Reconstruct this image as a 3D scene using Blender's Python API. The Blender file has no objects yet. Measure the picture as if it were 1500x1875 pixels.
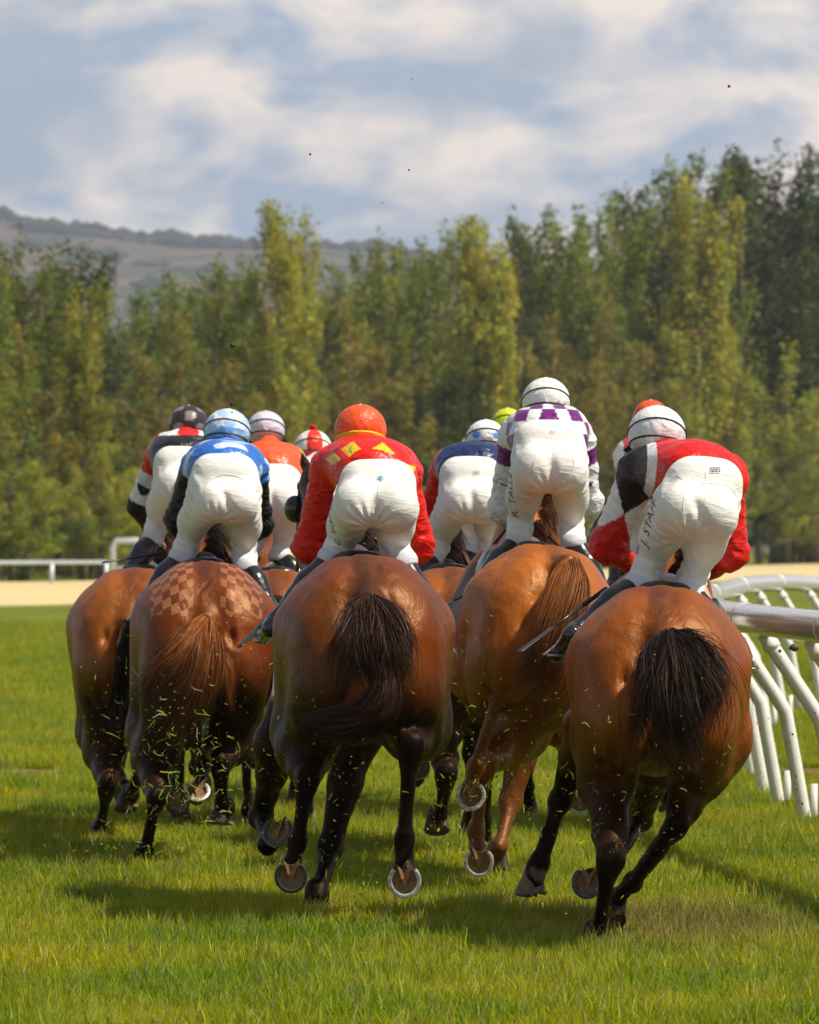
import bpy, math, random
import numpy as np
from mathutils import Vector, Matrix
from mathutils.bvhtree import BVHTree

random.seed(7); RNG = np.random.default_rng(7)
sc = bpy.context.scene
COL = sc.collection
H = 1.6            # camera height
FP = 10000.0       # focal length in photo pixels (1500 wide)

# ------------------------------------------------------------------ camera, light, exposure
cam_d = bpy.data.cameras.new('camera'); cam = bpy.data.objects.new('camera', cam_d); COL.objects.link(cam)
cam_d.sensor_fit = 'HORIZONTAL'; cam_d.sensor_width = 36; cam_d.lens = 240
cam_d.shift_y = 62.5/1500; cam_d.clip_end = 20000; cam_d.clip_start = 1
cam.location = (0, 0, H); cam.rotation_euler = (math.radians(90), 0, 0)
cam_d.dof.use_dof = True; cam_d.dof.focus_distance = 22.0; cam_d.dof.aperture_fstop = 10.5
sc.camera = cam
SUN = Vector((0.52, -0.16, 0.86)).normalized()
sun_d = bpy.data.lights.new('sun', 'SUN'); sun_d.energy = 5.0; sun_d.angle = math.radians(0.5); sun_d.color = (1, .91, .75)
sun = bpy.data.objects.new('sun', sun_d); COL.objects.link(sun)
sun.rotation_euler = SUN.to_track_quat('Z', 'Y').to_euler()
world = bpy.data.worlds.new('World'); sc.world = world; world.use_nodes = True
SKY = dict(strength=.05, cloud=(21, 18.0, 15.2), grey=(6.4, 8.6, 11.2), blue_mix=.85)
def build_world():
    nt = world.node_tree; N = nt.nodes; L = nt.links; N.clear()
    out = N.new('ShaderNodeOutputWorld'); bg = N.new('ShaderNodeBackground'); L.new(bg.outputs[0], out.inputs[0])
    sky = N.new('ShaderNodeTexSky'); sky.sky_type = 'NISHITA'; sky.sun_disc = False
    sky.sun_elevation = math.asin(SUN.z); sky.sun_rotation = math.atan2(SUN.x, SUN.y); sky.dust_density = .6
    bg.inputs['Strength'].default_value = SKY['strength']
    tc = N.new('ShaderNodeTexCoord')
    mp = N.new('ShaderNodeMapping'); mp.inputs['Scale'].default_value = (1, 1, 1.9); mp.inputs['Location'].default_value = (.33, 0, .06)
    L.new(tc.outputs['Generated'], mp.inputs[0])
    n1 = N.new('ShaderNodeTexNoise'); n1.inputs['Scale'].default_value = 14; n1.inputs['Detail'].default_value = 6; n1.inputs['Roughness'].default_value = .5; n1.inputs['Distortion'].default_value = .35
    L.new(mp.outputs[0], n1.inputs['Vector'])
    r1 = N.new('ShaderNodeValToRGB'); r1.color_ramp.elements[0].position = .37; r1.color_ramp.elements[1].position = .52
    r1.color_ramp.interpolation = 'EASE'
    L.new(n1.outputs[0], r1.inputs[0])
    n2 = N.new('ShaderNodeTexNoise'); n2.inputs['Scale'].default_value = 34; n2.inputs['Detail'].default_value = 7; n2.inputs['Roughness'].default_value = .52; n2.inputs['Distortion'].default_value = .3
    L.new(mp.outputs[0], n2.inputs['Vector'])
    r2 = N.new('ShaderNodeValToRGB'); r2.color_ramp.elements[0].position = .40; r2.color_ramp.elements[1].position = .60
    L.new(n2.outputs[0], r2.inputs[0])
    def mix(a, b, f, blend='MIX'):
        m = N.new('ShaderNodeMix'); m.data_type = 'RGBA'; m.blend_type = blend
        for s, v in ((6, a), (7, b), (0, f)):
            if isinstance(v, (tuple, float, int)): m.inputs[s].default_value = (tuple(v)+(1,)) if isinstance(v, tuple) else v
            else: L.new(v, m.inputs[s])
        return m.outputs[2]
    # clear air between clouds: the sky texture veiled by thin grey cloud
    sz = N.new('ShaderNodeSeparateXYZ'); L.new(tc.outputs['Generated'], sz.inputs[0])
    def ramp(v0, v1):          # pale air and crowded clouds low down, clear blue and scattered clouds higher up
        m = N.new('ShaderNodeMapRange'); m.interpolation_type = 'SMOOTHSTEP'; m.inputs[1].default_value = .10; m.inputs[2].default_value = .28; m.inputs[3].default_value = v0; m.inputs[4].default_value = v1
        L.new(sz.outputs[2], m.inputs[0]); return m.outputs[0]
    air = mix(sky.outputs[0], SKY['grey'], ramp(SKY['blue_mix'], .05))
    cl = mix(SKY['grey'], SKY['cloud'], r2.outputs[0])
    mm = N.new('ShaderNodeMath'); mm.operation = 'MULTIPLY'; L.new(r1.outputs[0], mm.inputs[0]); L.new(ramp(.97, .22), mm.inputs[1])
    fin = mix(air, cl, mm.outputs[0])
    L.new(fin, bg.inputs[0])
build_world()
sc.view_settings.view_transform = 'Standard'; sc.view_settings.look = 'None'; sc.view_settings.gamma = 1
sc.view_settings.use_curve_mapping = False; sc.view_settings.exposure = 0.3
sc.cycles.use_denoising = True
sc.cycles.max_bounces = 6; sc.cycles.diffuse_bounces = 3; sc.cycles.glossy_bounces = 3; sc.cycles.transmission_bounces = 3
sc.cycles.volume_bounces = 0; sc.cycles.use_adaptive_sampling = True; sc.cycles.adaptive_threshold = .015

# ------------------------------------------------------------------ helpers
def P(px, py, D):
    return np.array([(px-750)/FP*D, D, H-(py-1000)/FP*D])
def tag(o, label=None, cat=None, group=None, kind=None):
    if label: o['label'] = label
    if cat: o['category'] = cat
    if group: o['group'] = group
    if kind: o['kind'] = kind
    return o
def empty(name, loc, label=None, cat=None, group=None):
    o = bpy.data.objects.new(name, None); COL.objects.link(o); o.location = loc; o.empty_display_size = .2
    return tag(o, label, cat, group)
def mesh_np(V, F, col=None, smooth=True, attrs=None):
    V = np.asarray(V, np.float32); me = bpy.data.meshes.new('mesh')
    F = np.asarray(F, np.int32); n = len(F); k = F.shape[1]
    me.vertices.add(len(V)); me.vertices.foreach_set('co', V.ravel())
    me.loops.add(n*k); me.loops.foreach_set('vertex_index', F.ravel())
    me.polygons.add(n); me.polygons.foreach_set('loop_start', np.arange(0, n*k, k, dtype=np.int32))
    me.polygons.foreach_set('loop_total', np.full(n, k, np.int32))
    if smooth: me.polygons.foreach_set('use_smooth', np.ones(n, bool))
    me.update(calc_edges=True)
    if col is not None:
        a = me.color_attributes.new('Col', 'FLOAT_COLOR', 'POINT')
        c = np.ones((len(V), 4), np.float32); c[:, :3] = col; a.data.foreach_set('color', c.ravel())
    for nm, arr in (attrs or {}).items():
        a = me.attributes.new(nm, 'FLOAT_VECTOR', 'POINT'); a.data.foreach_set('vector', np.asarray(arr, np.float32).ravel())
    return me
def obj(name, me, mat, parent=None, origin=None):
    """link a mesh whose vertices are in world space; under a parent it is moved into the parent's space"""
    o = bpy.data.objects.new(name, me); COL.objects.link(o)
    if mat is not None: me.materials.append(mat)
    off = None
    if parent is not None: o.parent = parent; off = Vector(root_loc(parent))
    elif origin is not None: off = Vector(origin); o.location = off
    if off is not None: me.transform(Matrix.Translation(-off))
    return o
def root_loc(o):
    v = Vector((0, 0, 0))
    while o is not None: v += o.location; o = o.parent
    return v
class MB:
    """collects polygons of mixed size"""
    def __init__(s): s.v = []; s.f = []; s.c = []
    def add(s, V, F, c=None):
        b = len(s.v); s.v += [tuple(map(float, p)) for p in V]; s.f += [tuple(i+b for i in f) for f in F]
        s.c += [tuple(c) if c is not None else (1, 1, 1)]*len(V)
    def tube(s, pts, rad, n=10, cap=True, c=None, flat=1.0):
        pts = [np.asarray(p, float) for p in pts]
        if np.isscalar(rad): rad = [rad]*len(pts)
        V = []; up = None
        for i, p in enumerate(pts):
            t = pts[min(i+1, len(pts)-1)]-pts[max(i-1, 0)]; t = t/(np.linalg.norm(t)+1e-9)
            if up is None: up = np.array([0, 0, 1.]) if abs(t[2]) < .9 else np.array([0, 1., 0])
            a = np.cross(t, up); a /= np.linalg.norm(a)+1e-9; b = np.cross(a, t); up = b
            for j in range(n):
                w = 2*math.pi*j/n; V.append(p+rad[i]*(math.cos(w)*a+flat*math.sin(w)*b))
        F = [(i*n+j, i*n+(j+1) % n, (i+1)*n+(j+1) % n, (i+1)*n+j) for i in range(len(pts)-1) for j in range(n)]
        if cap: F += [tuple(range(n))[::-1], tuple((len(pts)-1)*n+j for j in range(n))]
        s.add(V, F, c)
    def box(s, c, sx, sy, sz, R=None, col=None):
        V = [np.array([x*sx/2, y*sy/2, z*sz/2]) for x in (-1, 1) for y in (-1, 1) for z in (-1, 1)]
        if R is not None: V = [R@v for v in V]
        s.add([np.asarray(c)+v for v in V], [(0, 1, 3, 2), (4, 6, 7, 5), (0, 4, 5, 1), (2, 3, 7, 6), (0, 2, 6, 4), (1, 5, 7, 3)], col)
    def build(s, name, mat, parent=None, smooth=True, origin=None):
        me = bpy.data.meshes.new('mesh'); me.from_pydata(s.v, [], s.f); me.update()
        if smooth:
            me.polygons.foreach_set('use_smooth', np.ones(len(me.polygons), bool))
        a = me.color_attributes.new('Col', 'FLOAT_COLOR', 'POINT')
        c = np.ones((len(s.v), 4), np.float32); c[:, :3] = np.array(s.c); a.data.foreach_set('color', c.ravel())
        return obj(name, me, mat, parent, origin)
def crom(pts, n):
    """smooth curve through pts"""
    pts = np.asarray(pts, float); m = len(pts)
    if m == 2:
        t = np.linspace(0, 1, n)[:, None]; return pts[0]*(1-t)+pts[1]*t
    q = np.vstack([2*pts[0]-pts[1], pts, 2*pts[-1]-pts[-2]]); out = []
    for u in np.linspace(0, m-1-1e-6, n):
        i = int(u); t = u-i; a, b, c, d = q[i:i+4]
        out.append(.5*((2*b)+(-a+c)*t+(2*a-5*b+4*c-d)*t*t+(-a+3*b-3*c+d)*t**3))
    return np.array(out)

# ------------------------------------------------------------------ smooth blended solids
class SDF:
    def __init__(s): s.p = []
    def cone(s, a, b, ra, rb, k=.03, tg=0): s.p.append(('c', np.asarray(a, float), np.asarray(b, float), ra, rb, k, tg)); return s
    def ell(s, c, r, R=None, k=.04, tg=0):
        s.p.append(('e', np.asarray(c, float), np.asarray(r, float), np.eye(3) if R is None else np.asarray(R, float), 0, k, tg)); return s
    @staticmethod
    def d(p, X, Y, Z):
        if p[0] == 'c':
            _, a, b, ra, rb, k, _t = p; ab = b-a; L2 = float(ab@ab)+1e-9
            x, y, z = X-a[0], Y-a[1], Z-a[2]
            t = np.clip((x*ab[0]+y*ab[1]+z*ab[2])/L2, 0, 1)
            return np.sqrt((x-t*ab[0])**2+(y-t*ab[1])**2+(z-t*ab[2])**2)-(ra+t*(rb-ra))
        _, c, r, R, _, k, _t = p
        x, y, z = X-c[0], Y-c[1], Z-c[2]
        u = (x*R[0, 0]+y*R[1, 0]+z*R[2, 0])/r[0]; v = (x*R[0, 1]+y*R[1, 1]+z*R[2, 1])/r[1]; w = (x*R[0, 2]+y*R[1, 2]+z*R[2, 2])/r[2]
        k0 = np.sqrt(u*u+v*v+w*w)+1e-6; k1 = np.sqrt((u/r[0])**2+(v/r[1])**2+(w/r[2])**2)+1e-6
        return k0*(k0-1)/k1
    def bb(s, p):
        if p[0] == 'c':
            r = max(p[3], p[4]); return np.minimum(p[1], p[2])-r, np.maximum(p[1], p[2])+r
        e = np.sqrt(((p[3]*p[2][None, :])**2).sum(1)); return p[1]-e, p[1]+e
    def grid(s, h, lo=None, hi=None, grow=0.0):
        B = [s.bb(p) for p in s.p]
        a = np.min([b[0] for b in B], 0)-3*h-grow; b = np.max([b[1] for b in B], 0)+3*h+grow
        if lo is not None: a = np.maximum(a, lo)
        if hi is not None: b = np.minimum(b, hi)
        n = np.ceil((b-a)/h).astype(int)+1
        ax = [(a[i]+h*np.arange(n[i])).astype(np.float32) for i in range(3)]
        F = np.full(n, .3, np.float32)
        for p, (l, u) in zip(s.p, B):
            k = p[5]; m = k+3*h+grow
            i0 = np.clip(np.floor((l-m-a)/h).astype(int), 0, n); i1 = np.clip(np.ceil((u+m-a)/h).astype(int)+1, 0, n)
            if (i1 <= i0).any(): continue
            sl = tuple(slice(i0[i], i1[i]) for i in range(3))
            d = s.d(p, ax[0][sl[0]][:, None, None], ax[1][sl[1]][None, :, None], ax[2][sl[2]][None, None, :])
            f = F[sl]; q = np.maximum(k-np.abs(f-d), 0)/k
            F[sl] = np.minimum(f, d)-q*q*k*.25
        return F, a, h, ax
    def weights(s, V, scale=.02):
        """per vertex blend weight of every tag value (tags are floats): returns mean tag"""
        X, Y, Z = V[:, 0], V[:, 1], V[:, 2]; sw = np.zeros(len(V)); st = np.zeros(len(V))
        for p in s.p:
            w = np.exp(-np.clip(s.d(p, X, Y, Z), 0, .5)/scale); sw += w; st += w*p[6]
        return st/(sw+1e-9)
def snet(F, a, h):
    S = F < 0; c = S[:-1, :-1, :-1].astype(np.int8)
    cnt = sum(S[i:F.shape[0]-1+i, j:F.shape[1]-1+j, k:F.shape[2]-1+k].astype(np.int8) for i in (0, 1) for j in (0, 1) for k in (0, 1))
    M = (cnt > 0) & (cnt < 8); I = np.array(np.nonzero(M)); n = I.shape[1]
    pos = np.zeros((3, n)); num = np.zeros(n)
    for ax in range(3):
        o = [x for x in range(3) if x != ax]
        for u in (0, 1):
            for v in (0, 1):
                A = np.zeros(3, int); A[o[0]] = u; A[o[1]] = v; Bq = A.copy(); Bq[ax] = 1
                fa = F[I[0]+A[0], I[1]+A[1], I[2]+A[2]]; fb = F[I[0]+Bq[0], I[1]+Bq[1], I[2]+Bq[2]]
                m = (fa < 0) != (fb < 0); t = np.where(m, fa/np.where(m, fa-fb, 1), 0)
                for q in range(3): pos[q] += m*(A[q]+(Bq[q]-A[q])*t)
                num += m
    V = (a[:, None]+h*(I+pos/num)).T
    idg = np.full(M.shape, -1, np.int32); idg[M] = np.arange(n)
    Q = []
    for ax in range(3):
        o1, o2 = (ax+1) % 3, (ax+2) % 3
        sl0 = [slice(None)]*3; sl1 = [slice(None)]*3; sl0[ax] = slice(0, -1); sl1[ax] = slice(1, None)
        E = S[tuple(sl0)] != S[tuple(sl1)]
        e = np.array(np.nonzero(E)); ok = (e[o1] > 0) & (e[o2] > 0) & (e[o1] < F.shape[o1]-1) & (e[o2] < F.shape[o2]-1); e = e[:, ok]
        ins = S[tuple(e)]
        def g(d1, d2):
            x = e.copy(); x[o1] += d1; x[o2] += d2; return idg[tuple(x)]
        q = np.stack([g(-1, -1), g(0, -1), g(0, 0), g(-1, 0)], 1)
        q[~ins] = q[~ins][:, ::-1]; Q.append(q)
    return V, np.vstack(Q)
def relax(V, Q, it=2, f=.5):
    e = np.vstack([Q[:, [0, 1]], Q[:, [1, 2]], Q[:, [2, 3]], Q[:, [3, 0]]]); n = len(V)
    i = np.r_[e[:, 0], e[:, 1]]; j = np.r_[e[:, 1], e[:, 0]]; c = np.bincount(i, minlength=n)[:, None]
    for _ in range(it):
        m = np.stack([np.bincount(i, V[j, q], n) for q in range(3)], 1)/np.maximum(c, 1); V = V+(m-V)*f
    return V
def nz(V, s, seed=0):
    """cheap smooth noise -1..1"""
    r = np.random.default_rng(seed); o = np.zeros(len(V))
    for i in range(7):
        d = r.normal(size=3); d *= s*(.6+.25*i)/np.linalg.norm(d); o += np.sin(V@d+r.uniform(0, 6.28)+1.3*np.sin(V@r.normal(size=3)*s*.7))/(1+.25*i)
    return o/3.2

# ------------------------------------------------------------------ materials
def lin(r, g, b):
    f = lambda c: ((c/255+.055)/1.055)**2.4 if c > 10 else c/255/12.92
    return (f(r), f(g), f(b))
def material(name, color=(.5, .5, .5), rough=.5, attr=False, spec=.5, metal=0, coat=0, sheen=0, noise=None, bump=None, nvar=.0, stint=None, ridge=False, dimspec=False, emis=None, sss=0, transl=0):
    m = bpy.data.materials.new(name); m.use_nodes = True; nt = m.node_tree; N = nt.nodes; L = nt.links
    b = N['Principled BSDF']; b.inputs['Roughness'].default_value = rough; b.inputs['Metallic'].default_value = metal
    b.inputs['Specular IOR Level'].default_value = spec; b.inputs['Coat Weight'].default_value = coat; b.inputs['Coat Roughness'].default_value = .25
    b.inputs['Sheen Weight'].default_value = sheen
    if stint: b.inputs['Specular Tint'].default_value = (*stint, 1)
    tc = N.new('ShaderNodeTexCoord')
    src = None
    if attr: a = N.new('ShaderNodeAttribute'); a.attribute_name = 'Col'; src = a.outputs['Color']
    else: a = N.new('ShaderNodeRGB'); a.outputs[0].default_value = (*color, 1); src = a.outputs[0]
    if nvar:
        n = N.new('ShaderNodeTexNoise'); n.inputs['Scale'].default_value = noise or 20; n.inputs['Detail'].default_value = 5
        L.new(tc.outputs['Object'], n.inputs['Vector'])
        mr = N.new('ShaderNodeMapRange'); mr.inputs[1].default_value = .3; mr.inputs[2].default_value = .7; mr.inputs[3].default_value = 1-nvar; mr.inputs[4].default_value = 1+nvar*.6
        L.new(n.outputs[0], mr.inputs[0])
        x = N.new('ShaderNodeMix'); x.data_type = 'RGBA'; x.blend_type = 'MULTIPLY'; x.inputs[0].default_value = 1
        L.new(src, x.inputs[6]); L.new(mr.outputs[0], x.inputs[7]); src = x.outputs[2]
    L.new(src, b.inputs['Base Color'])
    if dimspec:      # black points and the shade-painted lower coat are duller than the polished coat
        bw = N.new('ShaderNodeRGBToBW'); L.new(src, bw.inputs[0]); mr = N.new('ShaderNodeMapRange'); mr.inputs[1].default_value = .006; mr.inputs[2].default_value = .05; mr.inputs[3].default_value = .10; mr.inputs[4].default_value = spec
        L.new(bw.outputs[0], mr.inputs[0]); L.new(mr.outputs[0], b.inputs['Specular IOR Level'])
    if bump:
        prev = None
        for (sc_, st, dist, scl, detail) in bump:      # scale, strength, distance, axis scale, detail
            mp = N.new('ShaderNodeMapping'); mp.inputs['Scale'].default_value = scl; L.new(tc.outputs['Object'], mp.inputs[0])
            n = N.new('ShaderNodeTexNoise'); n.inputs['Scale'].default_value = sc_; n.inputs['Detail'].default_value = detail; n.inputs['Distortion'].default_value = .6
            L.new(mp.outputs[0], n.inputs['Vector'])
            bp = N.new('ShaderNodeBump'); bp.inputs['Strength'].default_value = st; bp.inputs['Distance'].default_value = dist
            hsrc = n.outputs[0]
            if ridge:
                q1 = N.new('ShaderNodeMath'); q1.operation = 'SUBTRACT'; L.new(hsrc, q1.inputs[0]); q1.inputs[1].default_value = .5
                q2 = N.new('ShaderNodeMath'); q2.operation = 'ABSOLUTE'; L.new(q1.outputs[0], q2.inputs[0]); q3 = N.new('ShaderNodeMath'); q3.operation = 'POWER'; L.new(q2.outputs[0], q3.inputs[0]); q3.inputs[1].default_value = .75; q4 = N.new('ShaderNodeMath'); q4.operation = 'MULTIPLY'; L.new(q3.outputs[0], q4.inputs[0]); q4.inputs[1].default_value = -2.2; hsrc = q4.outputs[0]
            L.new(hsrc, bp.inputs['Height'])
            if prev: L.new(prev, bp.inputs['Normal'])
            prev = bp.outputs[0]
        L.new(prev, b.inputs['Normal'])
    if transl:
        t = N.new('ShaderNodeBsdfTranslucent'); L.new(src, t.inputs[0]); mx = N.new('ShaderNodeMixShader'); mx.inputs[0].default_value = transl
        o = N['Material Output']; L.new(b.outputs[0], mx.inputs[1]); L.new(t.outputs[0], mx.inputs[2]); L.new(mx.outputs[0], o.inputs[0])
    return m
M_coat = material('horse_coat', rough=.38, attr=True, spec=.50, dimspec=True, stint=(1, .62, .32), noise=9, nvar=.16,
                  bump=[(6.5, .8, .022, (1, 1, .55), 3), (26, .6, .006, (1, 1, .4), 5), (220, .6, .003, (1, 1, .2), 2)])
M_hair = material('tail_hair', rough=.5, attr=True, spec=.22, stint=(1, .75, .55))
M_hoof = material('hoof_horn', (.045, .035, .028), rough=.6, attr=True, noise=40, nvar=.4, bump=[(60, .4, .004, (1, 1, 1), 3)])
M_shoe = material('aluminium_shoe', (.66, .64, .58), rough=.42, metal=.35, noise=45, nvar=.55, attr=False)
M_shoe_dull = material('dull_shoe', (.10, .10, .10), rough=.35, metal=.6, noise=40, nvar=.3)  # darker shoe metal, chosen per hoof
M_breech = material('white_breeches', (.80, .79, .76), rough=.62, attr=True, spec=.3, sheen=.1,
                    ridge=True, bump=[(5, .30, .010, (1, 1, 3.4), 3), (17, .22, .004, (.7, .7, 3.4), 2)])
M_silk = material('satin_silks', rough=.36, attr=True, spec=.32, ridge=True, bump=[(5, .55, .022, (1, 1, 1.8), 3), (13, .35, .008, (1, 1, 1.5), 2)])
M_cap = material('cap_silk', rough=.34, attr=True, spec=.4, bump=[(9, .5, .014, (1, 1, 1), 3), (30, .4, .005, (1, 1, 1), 2)], ridge=True)
M_boot = material('boot_leather', (.012, .012, .014), rough=.22, spec=.6, coat=.3, bump=[(16, .4, .01, (1, 1, 1), 3)])
M_strap = material('black_strap', (.012, .012, .012), rough=.5)
M_skin = material('skin', (.52, .30, .21), rough=.5, bump=[(60, .2, .003, (1, 1, 1), 2)])
M_leather = material('brown_leather', (.09, .03, .012), rough=.4)
M_attr = material('painted_cloth', rough=.6, attr=True)
M_white = material('white_pvc', (.80, .78, .72), rough=.30, spec=.5, noise=30, nvar=.07)
M_white_gloss = material('white_pvc_gloss', (.62, .62, .60), rough=.12, spec=.8, coat=.5, noise=12, nvar=.08)
M_steel = material('galvanised_steel', (.55, .60, .64), rough=.45, metal=.3, noise=3, nvar=.1)
M_whip = material('whip_rod', (.02, .02, .022), rough=.3, spec=.6)
M_silver = material('whip_silver', (.55, .55, .55), rough=.3, metal=.8)


def specks(m, scale=55, thr=.055):
    N, L = nodes_(m); b = N['Principled BSDF']; src = b.inputs['Base Color'].links[0].from_socket; tc = [q for q in N if q.type == 'TEX_COORD'][0]
    v = N.new('ShaderNodeTexVoronoi'); v.inputs['Scale'].default_value = scale; L.new(tc.outputs['Object'], v.inputs['Vector'])
    n = N.new('ShaderNodeTexNoise'); n.inputs['Scale'].default_value = 9; L.new(tc.outputs['Object'], n.inputs['Vector'])
    a = N.new('ShaderNodeMath'); a.operation = 'MULTIPLY'; L.new(n.outputs[0], a.inputs[0]); a.inputs[1].default_value = thr*6
    c = N.new('ShaderNodeMath'); c.operation = 'LESS_THAN'; L.new(v.outputs['Distance'], c.inputs[0]); L.new(a.outputs[0], c.inputs[1])
    x = N.new('ShaderNodeMix'); x.data_type = 'RGBA'; L.new(c.outputs[0], x.inputs[0]); L.new(src, x.inputs[6]); x.inputs[7].default_value = (.10, .07, .04, 1); L.new(x.outputs[2], b.inputs['Base Color'])
def nodes_(m): return m.node_tree.nodes, m.node_tree.links
specks(M_white, 26, .030); specks(M_white_gloss, 20, .022)

# ------------------------------------------------------------------ ground
def strip_near(X, Y=None):  # the sand strip's near and far edge as lines across the field (x at depth)
    return None
SAND_N = [(-60, 92), (-10.9, 145), (-4, 165), (6, 215), (20.6, 275), (80, 500)]
SAND_F = [(-60, 148), (-15, 200), (-6, 232), (10, 310), (31, 415), (120, 800)]
def interp(L, x): return np.interp(x, [p[0] for p in L], [p[1] for p in L])
def nodes(m): return m.node_tree.nodes, m.node_tree.links
def ground_material():
    m = bpy.data.materials.new('turf_soil'); m.use_nodes = True; N, L = nodes(m); b = N['Principled BSDF']
    b.inputs['Roughness'].default_value = .9; b.inputs['Specular IOR Level'].default_value = .1
    g = N.new('ShaderNodeNewGeometry'); sx = N.new('ShaderNodeSeparateXYZ'); L.new(g.outputs['Position'], sx.inputs[0])
    n = N.new('ShaderNodeTexNoise'); n.inputs['Scale'].default_value = .45; n.inputs['Detail'].default_value = 8; n.inputs['Roughness'].default_value = .62
    mp = N.new('ShaderNodeMapping'); mp.inputs['Scale'].default_value = (1, .35, 1); L.new(g.outputs['Position'], mp.inputs[0]); L.new(mp.outputs[0], n.inputs['Vector'])
    r = N.new('ShaderNodeValToRGB'); e = r.color_ramp.elements
    e[0].position = .3; e[0].color = (.085, .120, .010, 1); e[1].position = .68; e[1].color = (.165, .185, .018, 1)
    L.new(n.outputs[0], r.inputs[0])
    # soil showing in a band across the track and round about
    n2 = N.new('ShaderNodeTexNoise'); n2.inputs['Scale'].default_value = .8; n2.inputs['Detail'].default_value = 6; L.new(g.outputs['Position'], n2.inputs['Vector'])
    def math_(op, a, b_, clamp=False):
        q = N.new('ShaderNodeMath'); q.operation = op; q.use_clamp = clamp
        for i, v in enumerate((a, b_)):
            if v is None: continue
            if isinstance(v, (int, float)): q.inputs[i].default_value = v
            else: L.new(v, q.inputs[i])
        return q.outputs[0]
    band = math_('ABSOLUTE', math_('SUBTRACT', sx.outputs['Y'], 38.6), None)
    band = math_('SUBTRACT', 1.0, math_('DIVIDE', band, 2.2), True)
    wide = math_('ABSOLUTE', math_('SUBTRACT', sx.outputs['X'], .2), None)
    wide = math_('SUBTRACT', 2.6, math_('DIVIDE', wide, 1.9), True)
    k = math_('MULTIPLY', math_('MULTIPLY', band, wide), math_('MULTIPLY', n2.outputs[0], 3.2), True)
    mx = N.new('ShaderNodeMix'); mx.data_type = 'RGBA'; L.new(k, mx.inputs[0]); L.new(r.outputs[0], mx.inputs[6]); mx.inputs[7].default_value = (.20, .125, .055, 1)
    L.new(mx.outputs[2], b.inputs['Base Color'])
    bp = N.new('ShaderNodeBump'); bp.inputs['Strength'].default_value = .8; bp.inputs['Distance'].default_value = .12
    n3 = N.new('ShaderNodeTexNoise'); n3.inputs['Scale'].default_value = 6; n3.inputs['Detail'].default_value = 6; L.new(g.outputs['Position'], n3.inputs['Vector'])
    L.new(n3.outputs[0], bp.inputs['Height']); L.new(bp.outputs[0], b.inputs['Normal'])
    return m
def build_ground():
    ys = np.r_[np.linspace(-60, 10, 8), np.linspace(14, 130, 59), np.geomspace(135, 5500, 30)]
    V = []; xs = np.linspace(-1, 1, 41)
    for y in ys:
        w = max(60, abs(y)*1.2+60)
        for x in xs: V.append((x*w, y, 0))
    n = len(xs); F = [(i*n+j, i*n+j+1, (i+1)*n+j+1, (i+1)*n+j) for i in range(len(ys)-1) for j in range(n-1)]
    o = obj('ground', mesh_np(V, F), ground_material()); tag(o, kind='structure')
    # sand track: a low bank of pale sand curving away to the right
    mb = MB(); N_ = 60
    xs = np.linspace(-60, 80, N_)
    for i, x in enumerate(xs):
        y0 = interp(SAND_N, x); x1 = x*1.35+1.5*(x > 0); y1 = interp(SAND_F, x1)
        mb.v += [(x, y0, .004), (x+(x1-x)*.12, y0+(y1-y0)*.10, .03), (x+(x1-x)*.5, (y0+y1)/2, .05), (x1, y1, .28), (x1, y1+3, .05)]
        mb.c += [(1, 1, 1)]*5
        if i: mb.f += [((i-1)*5+k, i*5+k, i*5+k+1, (i-1)*5+k+1) for k in range(4)]
    o = mb.build('sand_track', material('pale_sand', (.60, .48, .25), rough=.9, spec=.1, noise=.6, nvar=.12, bump=[(3, .5, .05, (1, 1, 1), 4)])); tag(o, kind='structure')
build_ground()

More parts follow.
